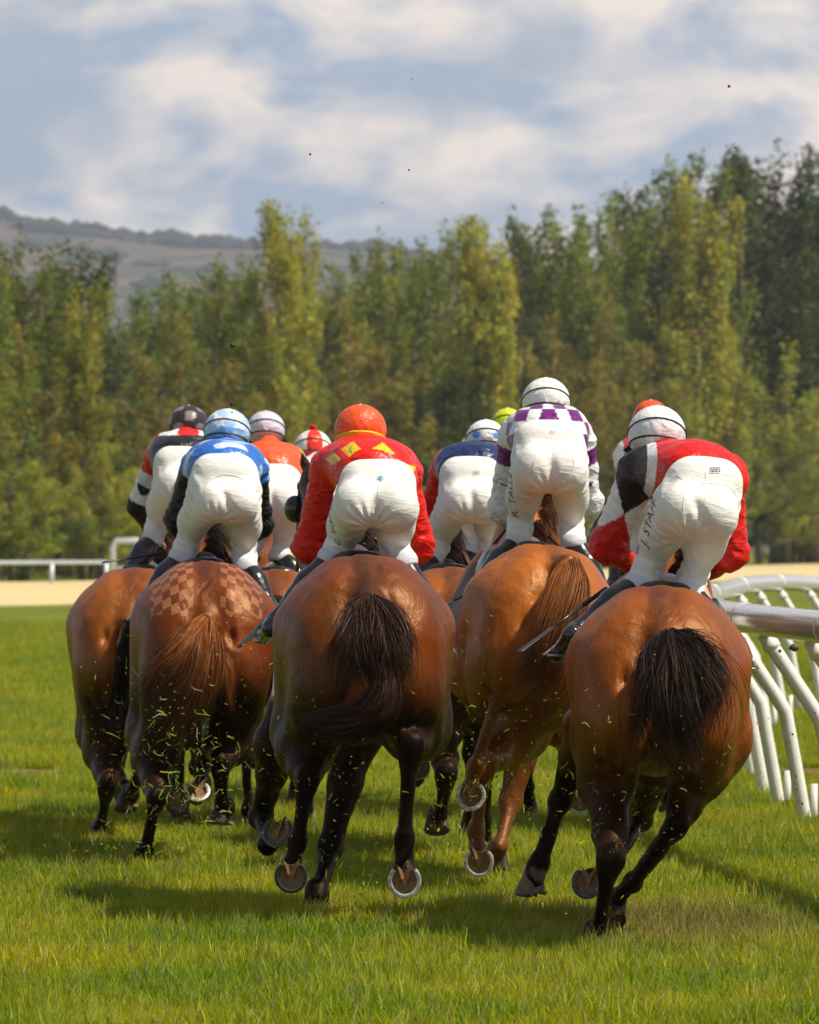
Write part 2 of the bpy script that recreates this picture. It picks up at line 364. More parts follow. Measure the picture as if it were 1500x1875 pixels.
# ------------------------------------------------------------------ hills
def build_hills():
    m = bpy.data.materials.new('dry_hill'); m.use_nodes = True; N, L = nodes(m); b = N['Principled BSDF']; b.inputs['Roughness'].default_value = 1; b.inputs['Specular IOR Level'].default_value = 0
    g = N.new('ShaderNodeNewGeometry'); n = N.new('ShaderNodeTexNoise'); n.inputs['Scale'].default_value = .014; n.inputs['Detail'].default_value = 7; n.inputs['Roughness'].default_value = .68
    L.new(g.outputs['Position'], n.inputs['Vector']); r = N.new('ShaderNodeValToRGB'); e = r.color_ramp.elements
    e[0].position = .44; e[0].color = (.045, .06, .045, 1); e[1].position = .56; e[1].color = (.14, .105, .08, 1); L.new(n.outputs[0], r.inputs[0]); L.new(r.outputs[0], b.inputs['Base Color'])
    rx = [-3000, -900, -420, -330, -200, -90, 0, 60, 150, 260, 380, 600, 900, 3000]
    rz = [330, 300, 268, 273, 258, 252, 246, 236, 226, 212, 200, 170, 130, 90]
    xs = np.linspace(-2600, 2600, 521); ts = np.linspace(0, 1.5, 46); V = []
    for t in ts:
        y = 2500+2000*t; top = np.interp(xs, rx, rz); z = top*np.where(t < 1, t**.8, 1-.6*(t-1))
        p = np.stack([xs, np.full_like(xs, y), z], 1)
        z = z+(nz(p, .008, 3)*16+nz(p, .03, 4)*6)*min(1, t*2)*(1 if t < .93 else .35); V.append(np.stack([xs, np.full_like(xs, y), z-3], 1))
    V = np.vstack(V); n = len(xs); F = [(i*n+j, i*n+j+1, (i+1)*n+j+1, (i+1)*n+j) for i in range(len(ts)-1) for j in range(n-1)]
    o = obj('hills', mesh_np(V, F), m); tag(o, kind='structure')
    # scrub and woods covering the hills
    R = np.random.default_rng(5); K = 5200
    t = R.uniform(.15, 1.02, K); t[:1600] = R.uniform(.93, 1.03, 1600); x = R.uniform(-900, 900, K)
    p = np.stack([x, 2500+2000*t, 0*x], 1); keep = (nz(p, .012, 9)+.25*nz(p, .05, 8) > -.15) | (t > .93); x = x[keep]; t = t[keep]; p = p[keep]
    ci = np.clip(np.searchsorted(xs, x), 0, n-1); ri = np.clip((t/ts[1]).astype(int), 0, len(ts)-1); z = V[ri*n+ci, 2]
    VV = []; FF = []; ph = [(0, 0, 1), (1, 0, .2), (0, 1, .2), (-1, 0, .2), (0, -1, .2), (0, 0, -.6)]
    fc = [(0, 1, 2), (0, 2, 3), (0, 3, 4), (0, 4, 1), (5, 2, 1), (5, 3, 2), (5, 4, 3), (5, 1, 4)]
    for i in range(len(x)):
        s = R.uniform(5, 12)*(1.0 if R.random() < .93 else 1.5); b0 = len(VV); a = R.uniform(0, 3)
        for q in ph: VV.append((x[i]+s*(q[0]*math.cos(a)-q[1]*math.sin(a)), p[i, 1]+s*(q[0]*math.sin(a)+q[1]*math.cos(a)), z[i]+s*.55*(q[2]+.5)*R.uniform(.7, 1.2)))
        FF += [tuple(b0+k for k in f) for f in fc]
    o = obj('hill_scrub', mesh_np(VV, FF), material('dark_scrub', (.035, .05, .035), rough=1, spec=0)); tag(o, 'dark scrub and gum woods scattered over the distant hills', 'scrub', kind='stuff')
build_hills()
def build_haze():
    m = bpy.data.materials.new('air'); m.use_nodes = True; N, L = nodes(m); N.remove(N['Principled BSDF']); v = N.new('ShaderNodeVolumePrincipled')
    v.inputs['Color'].default_value = (.76, .82, 1, 1); v.inputs['Density'].default_value = HAZE; v.inputs['Anisotropy'].default_value = .2; L.new(v.outputs[0], N['Material Output'].inputs['Volume'])
    b = MB(); b.box((0, 2750, 249), 15000, 5900, 500); o = b.build('haze', m, smooth=False); tag(o, 'thin summer haze over the course and hills', 'haze', kind='stuff')
HAZE = 1.35e-4
build_haze()

# ------------------------------------------------------------------ trees
def leaf_material():
    m = bpy.data.materials.new('poplar_leaves'); m.use_nodes = True; N, L = nodes(m); b = N['Principled BSDF']; b.inputs['Roughness'].default_value = .6; b.inputs['Specular IOR Level'].default_value = .2
    a = N.new('ShaderNodeAttribute'); a.attribute_name = 'Col'; oi = N.new('ShaderNodeObjectInfo')
    x = N.new('ShaderNodeMix'); x.data_type = 'RGBA'; x.blend_type = 'MULTIPLY'; x.inputs[0].default_value = 1
    L.new(a.outputs[0], x.inputs[6]); L.new(oi.outputs['Color'], x.inputs[7]); L.new(x.outputs[2], b.inputs['Base Color'])
    t = N.new('ShaderNodeBsdfTranslucent'); L.new(x.outputs[2], t.inputs[0]); ms = N.new('ShaderNodeMixShader'); ms.inputs[0].default_value = .42
    o = N['Material Output']; L.new(b.outputs[0], ms.inputs[1]); L.new(t.outputs[0], ms.inputs[2]); L.new(ms.outputs[0], o.inputs[0])
    return m
M_leaf = leaf_material(); M_bark = material('poplar_bark', (.22, .17, .11), rough=.9, noise=3, nvar=.3)
def tree_meshes(seed, kind):
    """unit tree 1 m tall: trunk with limbs, and a crown of leaf clumps round upswept branches"""
    R = np.random.default_rng(seed); mb = MB()
    W = {'spire': .115, 'poplar': .185, 'round': .27}[kind]
    pts = [(0, 0, 0), (R.normal()*.006, R.normal()*.006, .3), (R.normal()*.012, R.normal()*.012, .6), (0, 0, .93)]
    tr = crom(pts, 9); mb.tube(tr, np.linspace(.016, .003, 9), 7)
    tips = []
    nl = {'spire': 26, 'poplar': 30, 'round': 34}[kind]
    for i in range(nl):
        z0 = .05+.78*(i+R.random())/nl if kind != 'round' else .14+.6*(i+R.random())/nl
        a = R.uniform(0, 6.28); h = z0
        prof = math.sin(math.pi*min(1, (h*.85+.18)))**.6
        w = W*prof*R.uniform(.55, 1.15); up = R.uniform(.12, .26) if kind != 'round' else R.uniform(.06, .20)
        z1 = min(z0+up, 1.0-.04*R.random())
        b0 = np.array([0, 0, z0]); b1 = np.array([w*.75*math.cos(a), w*.75*math.sin(a), z0+(z1-z0)*.45]); b2 = np.array([w*math.cos(a), w*math.sin(a), z1])
        c = crom([b0, b1, b2], 6); mb.tube(c, np.linspace(.0045, .001, 6), 4); tips.append(c)
    tips.append(crom([(0, 0, .7), (R.normal()*.01, 0, .85), (R.normal()*.01, R.normal()*.01, 1)], 6))
    trunk = mb
    # leaf clumps
    C = []; 
    for c in tips:
        m = 11
        for t in np.linspace(.2, 1, m):
            q = c[min(5, int(t*5))]*(1-(t*5) % 1)+c[min(5, int(t*5)+1)]*((t*5) % 1)
            C.append((q+R.normal(size=3)*.014, (.029+.016*R.random())*(1.15-.4*t)))
    n = 36; Cc = np.repeat(np.array([c[0] for c in C]), n, 0); Rr = np.repeat(np.array([c[1] for c in C]), n)[:, None]
    d = R.normal(size=Cc.shape); d /= np.linalg.norm(d, axis=1)[:, None]; d[:, 2] *= 1.5
    p = Cc+d*Rr*(R.random((len(Cc), 1))**.4)
    s = .0066*R.uniform(.6, 1.3, (len(p), 1)); nr = d*.8+R.normal(size=p.shape)*.5; nr /= np.linalg.norm(nr, axis=1)[:, None]
    u = np.cross(nr, R.normal(size=p.shape)); u /= np.linalg.norm(u, axis=1)[:, None]; v = np.cross(nr, u)
    V = np.stack([p-u*s, p-v*s*.7, p+u*s, p+v*s*.7], 1).reshape(-1, 3); F = np.arange(len(V)).reshape(-1, 4)
    cc = np.repeat(R.uniform(.72, 1.25, len(C)), n)*R.uniform(.8, 1.2, len(p)); hue = np.repeat(R.uniform(-1, 1, len(C)), n)
    col = np.stack([cc*(1+.22*hue), cc, cc*(.9-.2*hue)], 1); col = np.repeat(col, 4, 0)
    return trunk, mesh_np(V, F, col, smooth=False)
def build_trees():
    protos = {}
    for k, kind in enumerate(['spire', 'poplar', 'poplar', 'round', 'spire', 'poplar']):
        tb, cm = tree_meshes(40+k, kind); tb = [tuple(v) for v in tb.v], list(tb.f)
        tm = bpy.data.meshes.new('mesh'); tm.from_pydata(tb[0], [], tb[1]); tm.materials.append(M_bark); cm.materials.append(M_leaf); tm.update()
        tm.polygons.foreach_set('use_smooth', np.ones(len(tm.polygons), bool)); protos.setdefault(kind, []).append((tm, cm))
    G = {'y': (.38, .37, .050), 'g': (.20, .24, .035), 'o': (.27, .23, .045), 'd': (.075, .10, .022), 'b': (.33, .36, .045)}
    words = {'y': 'yellow green', 'g': 'mid green', 'o': 'olive brown', 'd': 'dark green', 'b': 'bright green'}
    # front row first: x, y of the top in photo pixels, width factor, kind, colour, row offset, where
    T = [(-60, 500, 1.1, 'poplar', 'g', 0, 'at the left edge of the picture, mostly cut off'),
         (35, 440, .9, 'poplar', 'g', 20, 'nearest the left edge, with a bare pointed top before the hills'),
         (122, 455, 1.15, 'poplar', 'd', 18, 'second from the left edge, against the hills'),
         (185, 500, 1.0, 'poplar', 'g', 22, 'on the left side of the gap where the hills show low'),
         (45, 610, 1.25, 'round', 'o', 4, 'low down near the left edge above the grey rail'),
         (150, 545, .95, 'spire', 'y', -8, 'left of the gap, in front of darker trees'),
         (20, 800, 1.6, 'round', 'b', -12, 'low bush-like, in the bottom left corner of the tree line'),
         (185, 820, 1.8, 'round', 'y', -14, 'low and weeping, just above the end of the grey rail'),
         (305, 505, .95, 'poplar', 'g', 14, 'just right of the gap above the dark-capped jockey'),
         (330, 590, 1.3, 'round', 'o', -2, 'above the dark-capped jockey, low and rounded'),
         (400, 490, 1.05, 'poplar', 'g', 12, 'above the blue-capped jockey'),
         (440, 480, .9, 'poplar', 'g', 24, 'left neighbour of the tallest middle poplar'),
         (508, 372, .82, 'spire', 'y', -4, 'the tall one standing alone above the others in the middle left'),
         (548, 410, .6, 'spire', 'y', 2, 'a second narrow top just right of the tall lone poplar'),
         (600, 490, 1.1, 'poplar', 'g', 16, 'right of the tall lone poplar, before the last of the hills'),
         (640, 560, 1.2, 'round', 'o', 0, 'low, above the red and white cap'),
         (700, 445, .95, 'poplar', 'g', 14, 'above the jockey in the red cap'),
         (735, 455, .9, 'poplar', 'g', 26, 'right behind the tree over the red cap'),
         (760, 610, 1.3, 'round', 'd', 6, 'low and shaded, right of the red cap'),
         (815, 430, .85, 'poplar', 'g', 18, 'left of the yellow poplar over the blue-dotted cap'),
         (872, 398, 1.0, 'spire', 'y', -6, 'above the blue-dotted white cap'),
         (905, 480, .8, 'spire', 'y', -10, 'shorter, in front and right of the poplar over the dotted cap'),
         (945, 405, .9, 'poplar', 'd', 16, 'just left above the purple and white jockey'),
         (1003, 392, .95, 'poplar', 'g', 18, 'straight above the purple and white jockey'),
         (1010, 590, 1.2, 'round', 'o', -2, 'low, straight behind the white cap of the purple jockey'),
         (1060, 405, .9, 'poplar', 'g', 16, 'right above the purple and white jockey'),
         (1125, 370, 1.05, 'poplar', 'g', 18, 'above the orange cap, with a loose top'),
         (1100, 560, 1.2, 'round', 'o', -2, 'low, left of the orange cap'),
         (1160, 640, 1.3, 'round', 'b', -6, 'low, right above the orange cap'),
         (1205, 330, .95, 'poplar', 'd', 16, 'where the tree line steps up on the right'),
         (1258, 295, .9, 'poplar', 'g', 20, 'behind the reddish-trunked poplar, with a pointed top'),
         (1285, 345, 1.0, 'spire', 'y', -8, 'with a pale reddish trunk, above the jockey in front'),
         (1330, 600, .9, 'spire', 'y', -12, 'shorter, right of the pale-trunked poplar'),
         (1355, 280, 1.1, 'poplar', 'd', 14, 'dark and tall, third from the right edge'),
         (1420, 290, 1.1, 'poplar', 'd', 18, 'dark and tall, second from the right edge'),
         (1485, 285, 1.2, 'poplar', 'd', 12, 'dark and tall, at the right edge'),
         (1440, 640, 1.5, 'round', 'b', -8, 'low, above the white running rail at the right'),
         (1390, 780, 1.9, 'round', 'g', -14, 'lowest, just over the pale bank at the right'),
         (1495, 720, 1.7, 'round', 'o', -10, 'low, in the right corner of the tree line'),
         (1570, 300, 1.1, 'poplar', 'd', 10, 'beyond the right edge of the picture')]
    R = np.random.default_rng(3)
    for i in range(17):    # a back row closing the line
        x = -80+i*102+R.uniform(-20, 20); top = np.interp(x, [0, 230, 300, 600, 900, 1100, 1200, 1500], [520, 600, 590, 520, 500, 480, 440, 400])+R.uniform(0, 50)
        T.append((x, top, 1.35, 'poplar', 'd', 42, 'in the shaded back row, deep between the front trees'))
    for i in range(16):    # undergrowth that closes the foot of the line
        x = -60+i*108+R.uniform(-25, 25); T.append((x, 880+R.uniform(-60, 50), 2.6, 'round', 'gdb'[i % 3], -4, 'low growth at the foot of the tree line'))
    for i in range(12):    # the line goes on past both edges of the picture
        x = (-140-75*i) if i < 6 else (1650+80*(i-6)); T.append((x, 430+R.uniform(-30, 60)-(120 if i >= 6 else 0), 1.1, 'poplar', 'gdy'[i % 3], 8, 'beyond the edge of the picture in the line of trees'))
    count = {}
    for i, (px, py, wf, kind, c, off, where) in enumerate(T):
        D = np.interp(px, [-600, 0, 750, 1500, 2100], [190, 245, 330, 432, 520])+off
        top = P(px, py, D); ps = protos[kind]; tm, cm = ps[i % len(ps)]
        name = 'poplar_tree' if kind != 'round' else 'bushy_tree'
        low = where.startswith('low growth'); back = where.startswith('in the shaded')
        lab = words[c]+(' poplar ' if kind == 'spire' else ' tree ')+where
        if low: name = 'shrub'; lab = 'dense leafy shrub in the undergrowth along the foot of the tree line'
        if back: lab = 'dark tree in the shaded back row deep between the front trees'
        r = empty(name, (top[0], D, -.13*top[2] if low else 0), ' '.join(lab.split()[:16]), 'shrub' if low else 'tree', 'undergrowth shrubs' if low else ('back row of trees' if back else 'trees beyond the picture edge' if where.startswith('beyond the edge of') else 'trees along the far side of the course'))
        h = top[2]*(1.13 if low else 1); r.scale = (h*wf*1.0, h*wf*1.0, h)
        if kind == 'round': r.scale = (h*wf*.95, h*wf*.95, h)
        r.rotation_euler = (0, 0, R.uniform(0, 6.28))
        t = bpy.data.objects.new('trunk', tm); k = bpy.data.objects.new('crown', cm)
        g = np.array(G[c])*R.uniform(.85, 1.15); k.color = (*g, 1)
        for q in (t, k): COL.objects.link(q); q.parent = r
build_trees()

# ------------------------------------------------------------------ grass
def blade_mesh(seed, n=26, rad=.06, hmin=.035, hmax=.075, w=.0046):
    R = np.random.default_rng(seed); V = []; F = []; C = []
    for i in range(n):
        a = R.uniform(0, 6.28); r = rad*math.sqrt(R.random()); x, y = r*math.cos(a), r*math.sin(a)
        h = R.uniform(hmin, hmax)*(1.45 if R.random() < .07 else 1); la = R.uniform(0, 6.28); le = h*R.uniform(.1, .75); ww = w*R.uniform(.6, 1.3)
        fa = R.uniform(0, 3.14); s = np.array([math.cos(fa), math.sin(fa), 0])*ww/2; dx = np.array([math.cos(la), math.sin(la), 0])
        b = len(V); t0 = R.random()
        c0 = np.array([.22, .28, .006])*(1-t0)+np.array([.50, .46, .018])*t0
        if R.random() < .09: c0 = np.array([.50, .40, .16])
        for t, wf in ((0, 1), (.55, .85), (1, .12)):
            p = np.array([x, y, 0])+dx*le*t**1.8+np.array([0, 0, h*(t-.12*t*t*(le/h))]); V += [p-s*wf, p+s*wf]
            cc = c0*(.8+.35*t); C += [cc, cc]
        F += [(b, b+1, b+3, b+2), (b+2, b+3, b+5, b+4)]
    return mesh_np(V, F, np.array(C), smooth=False)
M_grass = material('grass_blades', rough=.5, attr=True, spec=.18, transl=.42)
def _grass_tint():
    N, L = nodes(M_grass); g = N.new('ShaderNodeNewGeometry'); 
    n = N.new('ShaderNodeTexNoise'); n.inputs['Scale'].default_value = .9; n.inputs['Detail'].default_value = 5; L.new(g.outputs['Position'], n.inputs['Vector'])
    r = N.new('ShaderNodeValToRGB'); e = r.color_ramp.elements; e[0].position = .34; e[0].color = (.55, .80, .7, 1); e[1].position = .66; e[1].color = (1.10, 1.08, .85, 1)
    L.new(n.outputs[0], r.inputs[0]); a = [q for q in N if q.type == 'ATTRIBUTE'][0]
    x = N.new('ShaderNodeMix'); x.data_type = 'RGBA'; x.blend_type = 'MULTIPLY'; x.inputs[0].default_value = 1
    L.new(a.outputs['Color'], x.inputs[6]); L.new(r.outputs[0], x.inputs[7])
    # dry, trodden patch by the rail and smaller worn spots
    vd = N.new('ShaderNodeVectorMath'); vd.operation = 'DISTANCE'; mpp = N.new('ShaderNodeMapping'); mpp.inputs['Scale'].default_value = (1, .42, 0); L.new(g.outputs['Position'], mpp.inputs[0]); L.new(mpp.outputs[0], vd.inputs[0]); vd.inputs[1].default_value = (1.12, 22.4*.42, 0)
    n4 = N.new('ShaderNodeTexNoise'); n4.inputs['Scale'].default_value = 3.2; n4.inputs['Detail'].default_value = 4; L.new(g.outputs['Position'], n4.inputs['Vector'])
    ad = N.new('ShaderNodeMath'); ad.operation = 'ADD'; L.new(vd.outputs['Value'], ad.inputs[0]); L.new(n4.outputs[0], ad.inputs[1])
    m1 = N.new('ShaderNodeMapRange'); m1.inputs[1].default_value = .75; m1.inputs[2].default_value = 1.25; m1.inputs[3].default_value = .75; m1.inputs[4].default_value = 0; L.new(ad.outputs[0], m1.inputs[0])
    m2 = N.new('ShaderNodeMapRange'); m2.inputs[1].default_value = .62; m2.inputs[2].default_value = .74; m2.inputs[3].default_value = 0; m2.inputs[4].default_value = .55; L.new(n4.outputs[0], m2.inputs[0])
    mm = N.new('ShaderNodeMath'); mm.operation = 'MAXIMUM'; L.new(m1.outputs[0], mm.inputs[0]); L.new(m2.outputs[0], mm.inputs[1])
    x2 = N.new('ShaderNodeMix'); x2.data_type = 'RGBA'; L.new(mm.outputs[0], x2.inputs[0]); L.new(x.outputs[2], x2.inputs[6]); x2.inputs[7].default_value = (.30, .23, .08, 1); x = x2
    L.new(x.outputs[2], N['Principled BSDF'].inputs['Base Color']); L.new(x.outputs[2], [q for q in N if q.type == 'BSDF_TRANSLUCENT'][0].inputs[0])
_grass_tint()
def build_grass():
    R = np.random.default_rng(11)
    # prototypes joined into one instance collection
    pc = bpy.data.collections.new('grass_tufts')
    for k in range(6):
        me = blade_mesh(100+k, n=28 if k < 5 else 14, hmin=.03 if k < 5 else .06, hmax=.068 if k < 5 else .11); me.materials.append(M_grass)
        pc.objects.link(bpy.data.objects.new('tuft', me))
    def pts(y0, y1, dens, s0, s1):
        n = int(dens*(y1-y0)*(.078*(y0+y1)+8)); y = R.uniform(y0, y1, n*2); hw = .078*y+4.0
        x = R.uniform(-1, 1, n*2); keep = R.random(n*2) < hw/(.078*y1+4.0); y = y[keep]; x = x[keep]*hw[keep]
        s = R.uniform(s0, s1, len(x)); return x, y, s
    X, Y, S = [np.concatenate(q) for q in zip(pts(14, 24, 330, .75, 1.25), pts(24, 34, 210, .85, 1.35), pts(34, 55, 110, 1.0, 1.5), pts(55, 110, 38, 1.2, 1.9))]
    p = np.stack([X, Y, 0*X], 1)
    soil = (np.abs(Y-38.6) < 1.5) & (nz(p, 1.7, 6) > -.10) & (np.abs(X-.2) < 3.6)
    scuff = (nz(p, 1.9, 21) > .62) | (((X-1.12)**2+((Y-22.4)*.45)**2) < .16*(1+.6*nz(p, 6, 2)))
    k = ~soil & ~(scuff & (R.random(len(X)) < .65)); X, Y, S = X[k], Y[k], S[k]
    S = S*(1+.22*nz(np.stack([X, Y, 0*X], 1), 3.3, 5))
    me = bpy.data.meshes.new('mesh'); me.vertices.add(len(X)); me.vertices.foreach_set('co', np.stack([X, Y, 0*X+.001], 1).astype(np.float32).ravel())
    a = me.attributes.new('sca', 'FLOAT', 'POINT'); a.data.foreach_set('value', S.astype(np.float32))
    a = me.attributes.new('rot', 'FLOAT', 'POINT'); a.data.foreach_set('value', R.uniform(0, 6.28, len(X)).astype(np.float32))
    o = obj('grass', me, None); tag(o, 'short green racecourse turf with upright blades', 'grass', kind='stuff')
    ng = bpy.data.node_groups.new('grass_scatter', 'GeometryNodeTree'); ng.interface.new_socket('Geometry', in_out='INPUT', socket_type='NodeSocketGeometry'); ng.interface.new_socket('Geometry', in_out='OUTPUT', socket_type='NodeSocketGeometry')
    N = ng.nodes; L = ng.links; gi = N.new('NodeGroupInput'); go = N.new('NodeGroupOutput'); ip = N.new('GeometryNodeInstanceOnPoints')
    ci = N.new('GeometryNodeCollectionInfo'); ci.inputs[0].default_value = pc; ci.inputs['Separate Children'].default_value = True; ci.inputs['Reset Children'].default_value = True
    L.new(gi.outputs[0], ip.inputs['Points']); L.new(ci.outputs[0], ip.inputs['Instance']); ip.inputs['Pick Instance'].default_value = True
    na = N.new('GeometryNodeInputNamedAttribute'); na.data_type = 'FLOAT'; na.inputs['Name'].default_value = 'sca'; L.new(na.outputs['Attribute'], ip.inputs['Scale'])
    nb = N.new('GeometryNodeInputNamedAttribute'); nb.data_type = 'FLOAT'; nb.inputs['Name'].default_value = 'rot'
    cx = N.new('ShaderNodeCombineXYZ'); L.new(nb.outputs['Attribute'], cx.inputs[2]); L.new(cx.outputs[0], ip.inputs['Rotation']); L.new(ip.outputs[0], go.inputs[0])
    md = o.modifiers.new('scatter', 'NODES'); md.node_group = ng
build_grass()

# ------------------------------------------------------------------ rails
def build_rails():
    # near white running rail, on posts that lean in over the track
    C = [(3.9, 12, 1.2), (2.95, 18, 1.2), (2.4, 22.9, 1.2), (2.03, 27, 1.2), (1.84, 30.5, 1.205), (1.80, 34, 1.21), (1.92, 38, 1.21), (2.2, 42.5, 1.20), (2.65, 47, 1.20), (3.2, 51.5, 1.235), (3.9, 56, 1.225), (4.7, 60, 1.17), (5.7, 64, 1.18), (7.2, 69, 1.22), (9, 73.5, 1.2), (12, 79, 1.2)]
    path = crom(C, 140); mb = MB()
    r = empty('running_rail', (2.4, 23, 0), 'white plastic running rail curving right on bent leaning posts', 'rail')
    mb.tube(path, .083, 20); mb.build('rail', M_white_gloss, r)
    for i in range(9, 138, 9):                       # sleeve joints
        j = MB(); j.tube([path[i]-(path[i+1]-path[i])*.05, path[i]+(path[i+1]-path[i])*.05], .0855, 20); j.build('joint_sleeve', M_white, r)
    cum = np.r_[0, np.cumsum(np.linalg.norm(np.diff(path, axis=0), axis=1))]
    tgt = []
    s = 1.2
    while s < cum[-1]-.5: tgt.append(s); s += 1.8 if s < 24 else 2.6
    for s in tgt:
        i = min(int(np.searchsorted(cum, s)), 138); p = path[i]; t = path[i+1]-path[i]; t /= np.linalg.norm(t); n = np.array([t[1], -t[0], 0])
        a = p-np.array([0, 0, .075])+n*.02; b = p+n*.33; b[2] = .66; c = p+n*.45; c[2] = 0; c2 = c.copy(); c2[2] = -.05; c2 += n*.01
        q = np.vstack([crom([a, a*.12+b*.88], 5), b*.97+.03*c+np.array([0, 0, .005]), crom([b*.86+c*.14, c2], 7)])
        m = MB(); m.tube(q, .040, 12); po = m.build('post', M_white, r)
        m = MB(); m.tube([a+(b-a)*.10, a+(b-a)*.17], .047, 12); m.build('collar', M_white, po)
        m = MB(); k = c+n*.046; m.tube([k+np.array([0, 0, .24]), k+np.array([0, 0, -.05])], .020, 6); m.build('ground_stake', M_white, po)
    # grey rail beside the sand track, far left
    r = empty('track_rail', tuple(P(0, 1080, 200)*np.array([1, 1, 0])), 'thin pale grey rail on posts beyond the sand strip at left', 'rail')
    a = P(-900, 1046, 176); b = P(196, 1029, 203); a[2] = b[2] = 1.0; m = MB(); m.tube([a, b], .075, 8); m.build('rail', M_steel, r)
    L_ = b-a
    for k in range(9):
        p = b-L_/np.linalg.norm(L_)*(k*3.35+.05); m = MB(); m.tube([p-np.array([0, 0, .05]), (p[0], p[1], -.05)], .085, 8); m.build('post', M_steel, r)
    r = empty('gate_frame', tuple(P(225, 1060, 186)*np.array([1, 1, 0])), 'pale square barrier frame standing behind the leftmost horse', 'gate')
    D = 186; m = MB(); y0 = 988
    q = [P(208, 1075, D), P(207, 1000, D), P(213, y0+2, D), P(275, y0+2, D), P(282, 1000, D), P(283, 1075, D)]
    for i in (0, 5): q[i][2] = -.03
    m.tube(q[:3]+[q[2]*.5+q[3]*.5]+q[3:], .10, 8); m.build('frame', M_steel, r)
    m = MB(); m.tube([P(208, 1040, D), P(282, 1040, D)], .07, 8); m.build('crossbar', M_steel, r)
build_rails()

# ------------------------------------------------------------------ horses
def rot(yaw, pitch, roll):
    return np.array((Matrix.Rotation(yaw, 3, 'Z') @ Matrix.Rotation(pitch, 3, 'X') @ Matrix.Rotation(roll, 3, 'Y')))
def unit(v): v = np.asarray(v, float); return v/(np.linalg.norm(v)+1e-9)
def hair(name, guides, n, r0, r1, width, cols, parent, clumps=26, curl=.02, seed=1, lmin=.55, seg=11, mat=None, taper=.35):
    """ribbon hairs spread round guide curves; cols = (root colour, tip colour)"""
    R = np.random.default_rng(seed); G = np.array([crom(g, seg+1) for g in guides]); m = len(G)
    cl = [(R.integers(m), R.random(), R.normal(size=3), R.uniform(0, 6.28, 3), R.uniform(.7, 1.05), R.uniform(.6, 1.35)) for _ in range(clumps)]
    V = []; F = []; C = []; t = np.linspace(0, 1, seg+1)[:, None]
    c0, c1 = np.array(cols[0]), np.array(cols[1])
    n = int(n*1.6)
    for i in range(n):
        g, w, off, ph, ln, br = cl[R.integers(clumps)]
        w2 = np.clip(w*.55+R.random()*.22, 0, .77); g2 = (g+1) % m if m > 1 else g
        L_ = min(1.0, ln*R.uniform(lmin, 1.05)); base = G[g]*(1-w2)+G[g2]*w2
        tt = t*L_; idx = tt[:, 0]*seg; i0 = np.clip(idx.astype(int), 0, seg-1); fr = (idx-i0)[:, None]; p = base[i0]*(1-fr)+base[i0+1]*fr
        o1 = R.normal(size=3); o1 /= max(1, np.linalg.norm(o1)*.8); rr = r0+(r1-r0)*tt**.8
        p = p+rr*(.62*off/max(1, np.linalg.norm(off))+.5*o1*(1-.35*tt))
        p = p+curl*tt**1.3*np.sin(ph[None, :]+tt*np.array([4.1, 3.3, 5.2])*(1+.3*R.random()))*1.0+R.normal(size=3)*curl*.35*tt**2
        d = np.gradient(p, axis=0); d /= np.linalg.norm(d, axis=1)[:, None]+1e-9; s = np.cross(d, R.normal(size=3)*.7+np.array([0, -1, 0])*0); s /= np.linalg.norm(s, axis=1)[:, None]+1e-9
        wd = width*.60*R.uniform(.45, 1.4)*(1-tt/L_*(1-taper))*(1-.9*(tt/L_)**6); b = len(V)*0+len(V)
        q = np.empty((2*(seg+1), 3)); q[0::2] = p-s*wd/2; q[1::2] = p+s*wd/2
        bb = i*2*(seg+1); V.append(q)
        a = np.arange(seg)*2+bb; F.append(np.stack([a, a+1, a+3, a+2], 1))
        c = (c0*(1-tt)+c1*tt)*br*R.uniform(.75, 1.25); C.append(np.repeat(c, 2, 0))
    return obj(name, mesh_np(np.vstack(V), np.vstack(F), np.vstack(C)), mat or M_hair, parent)

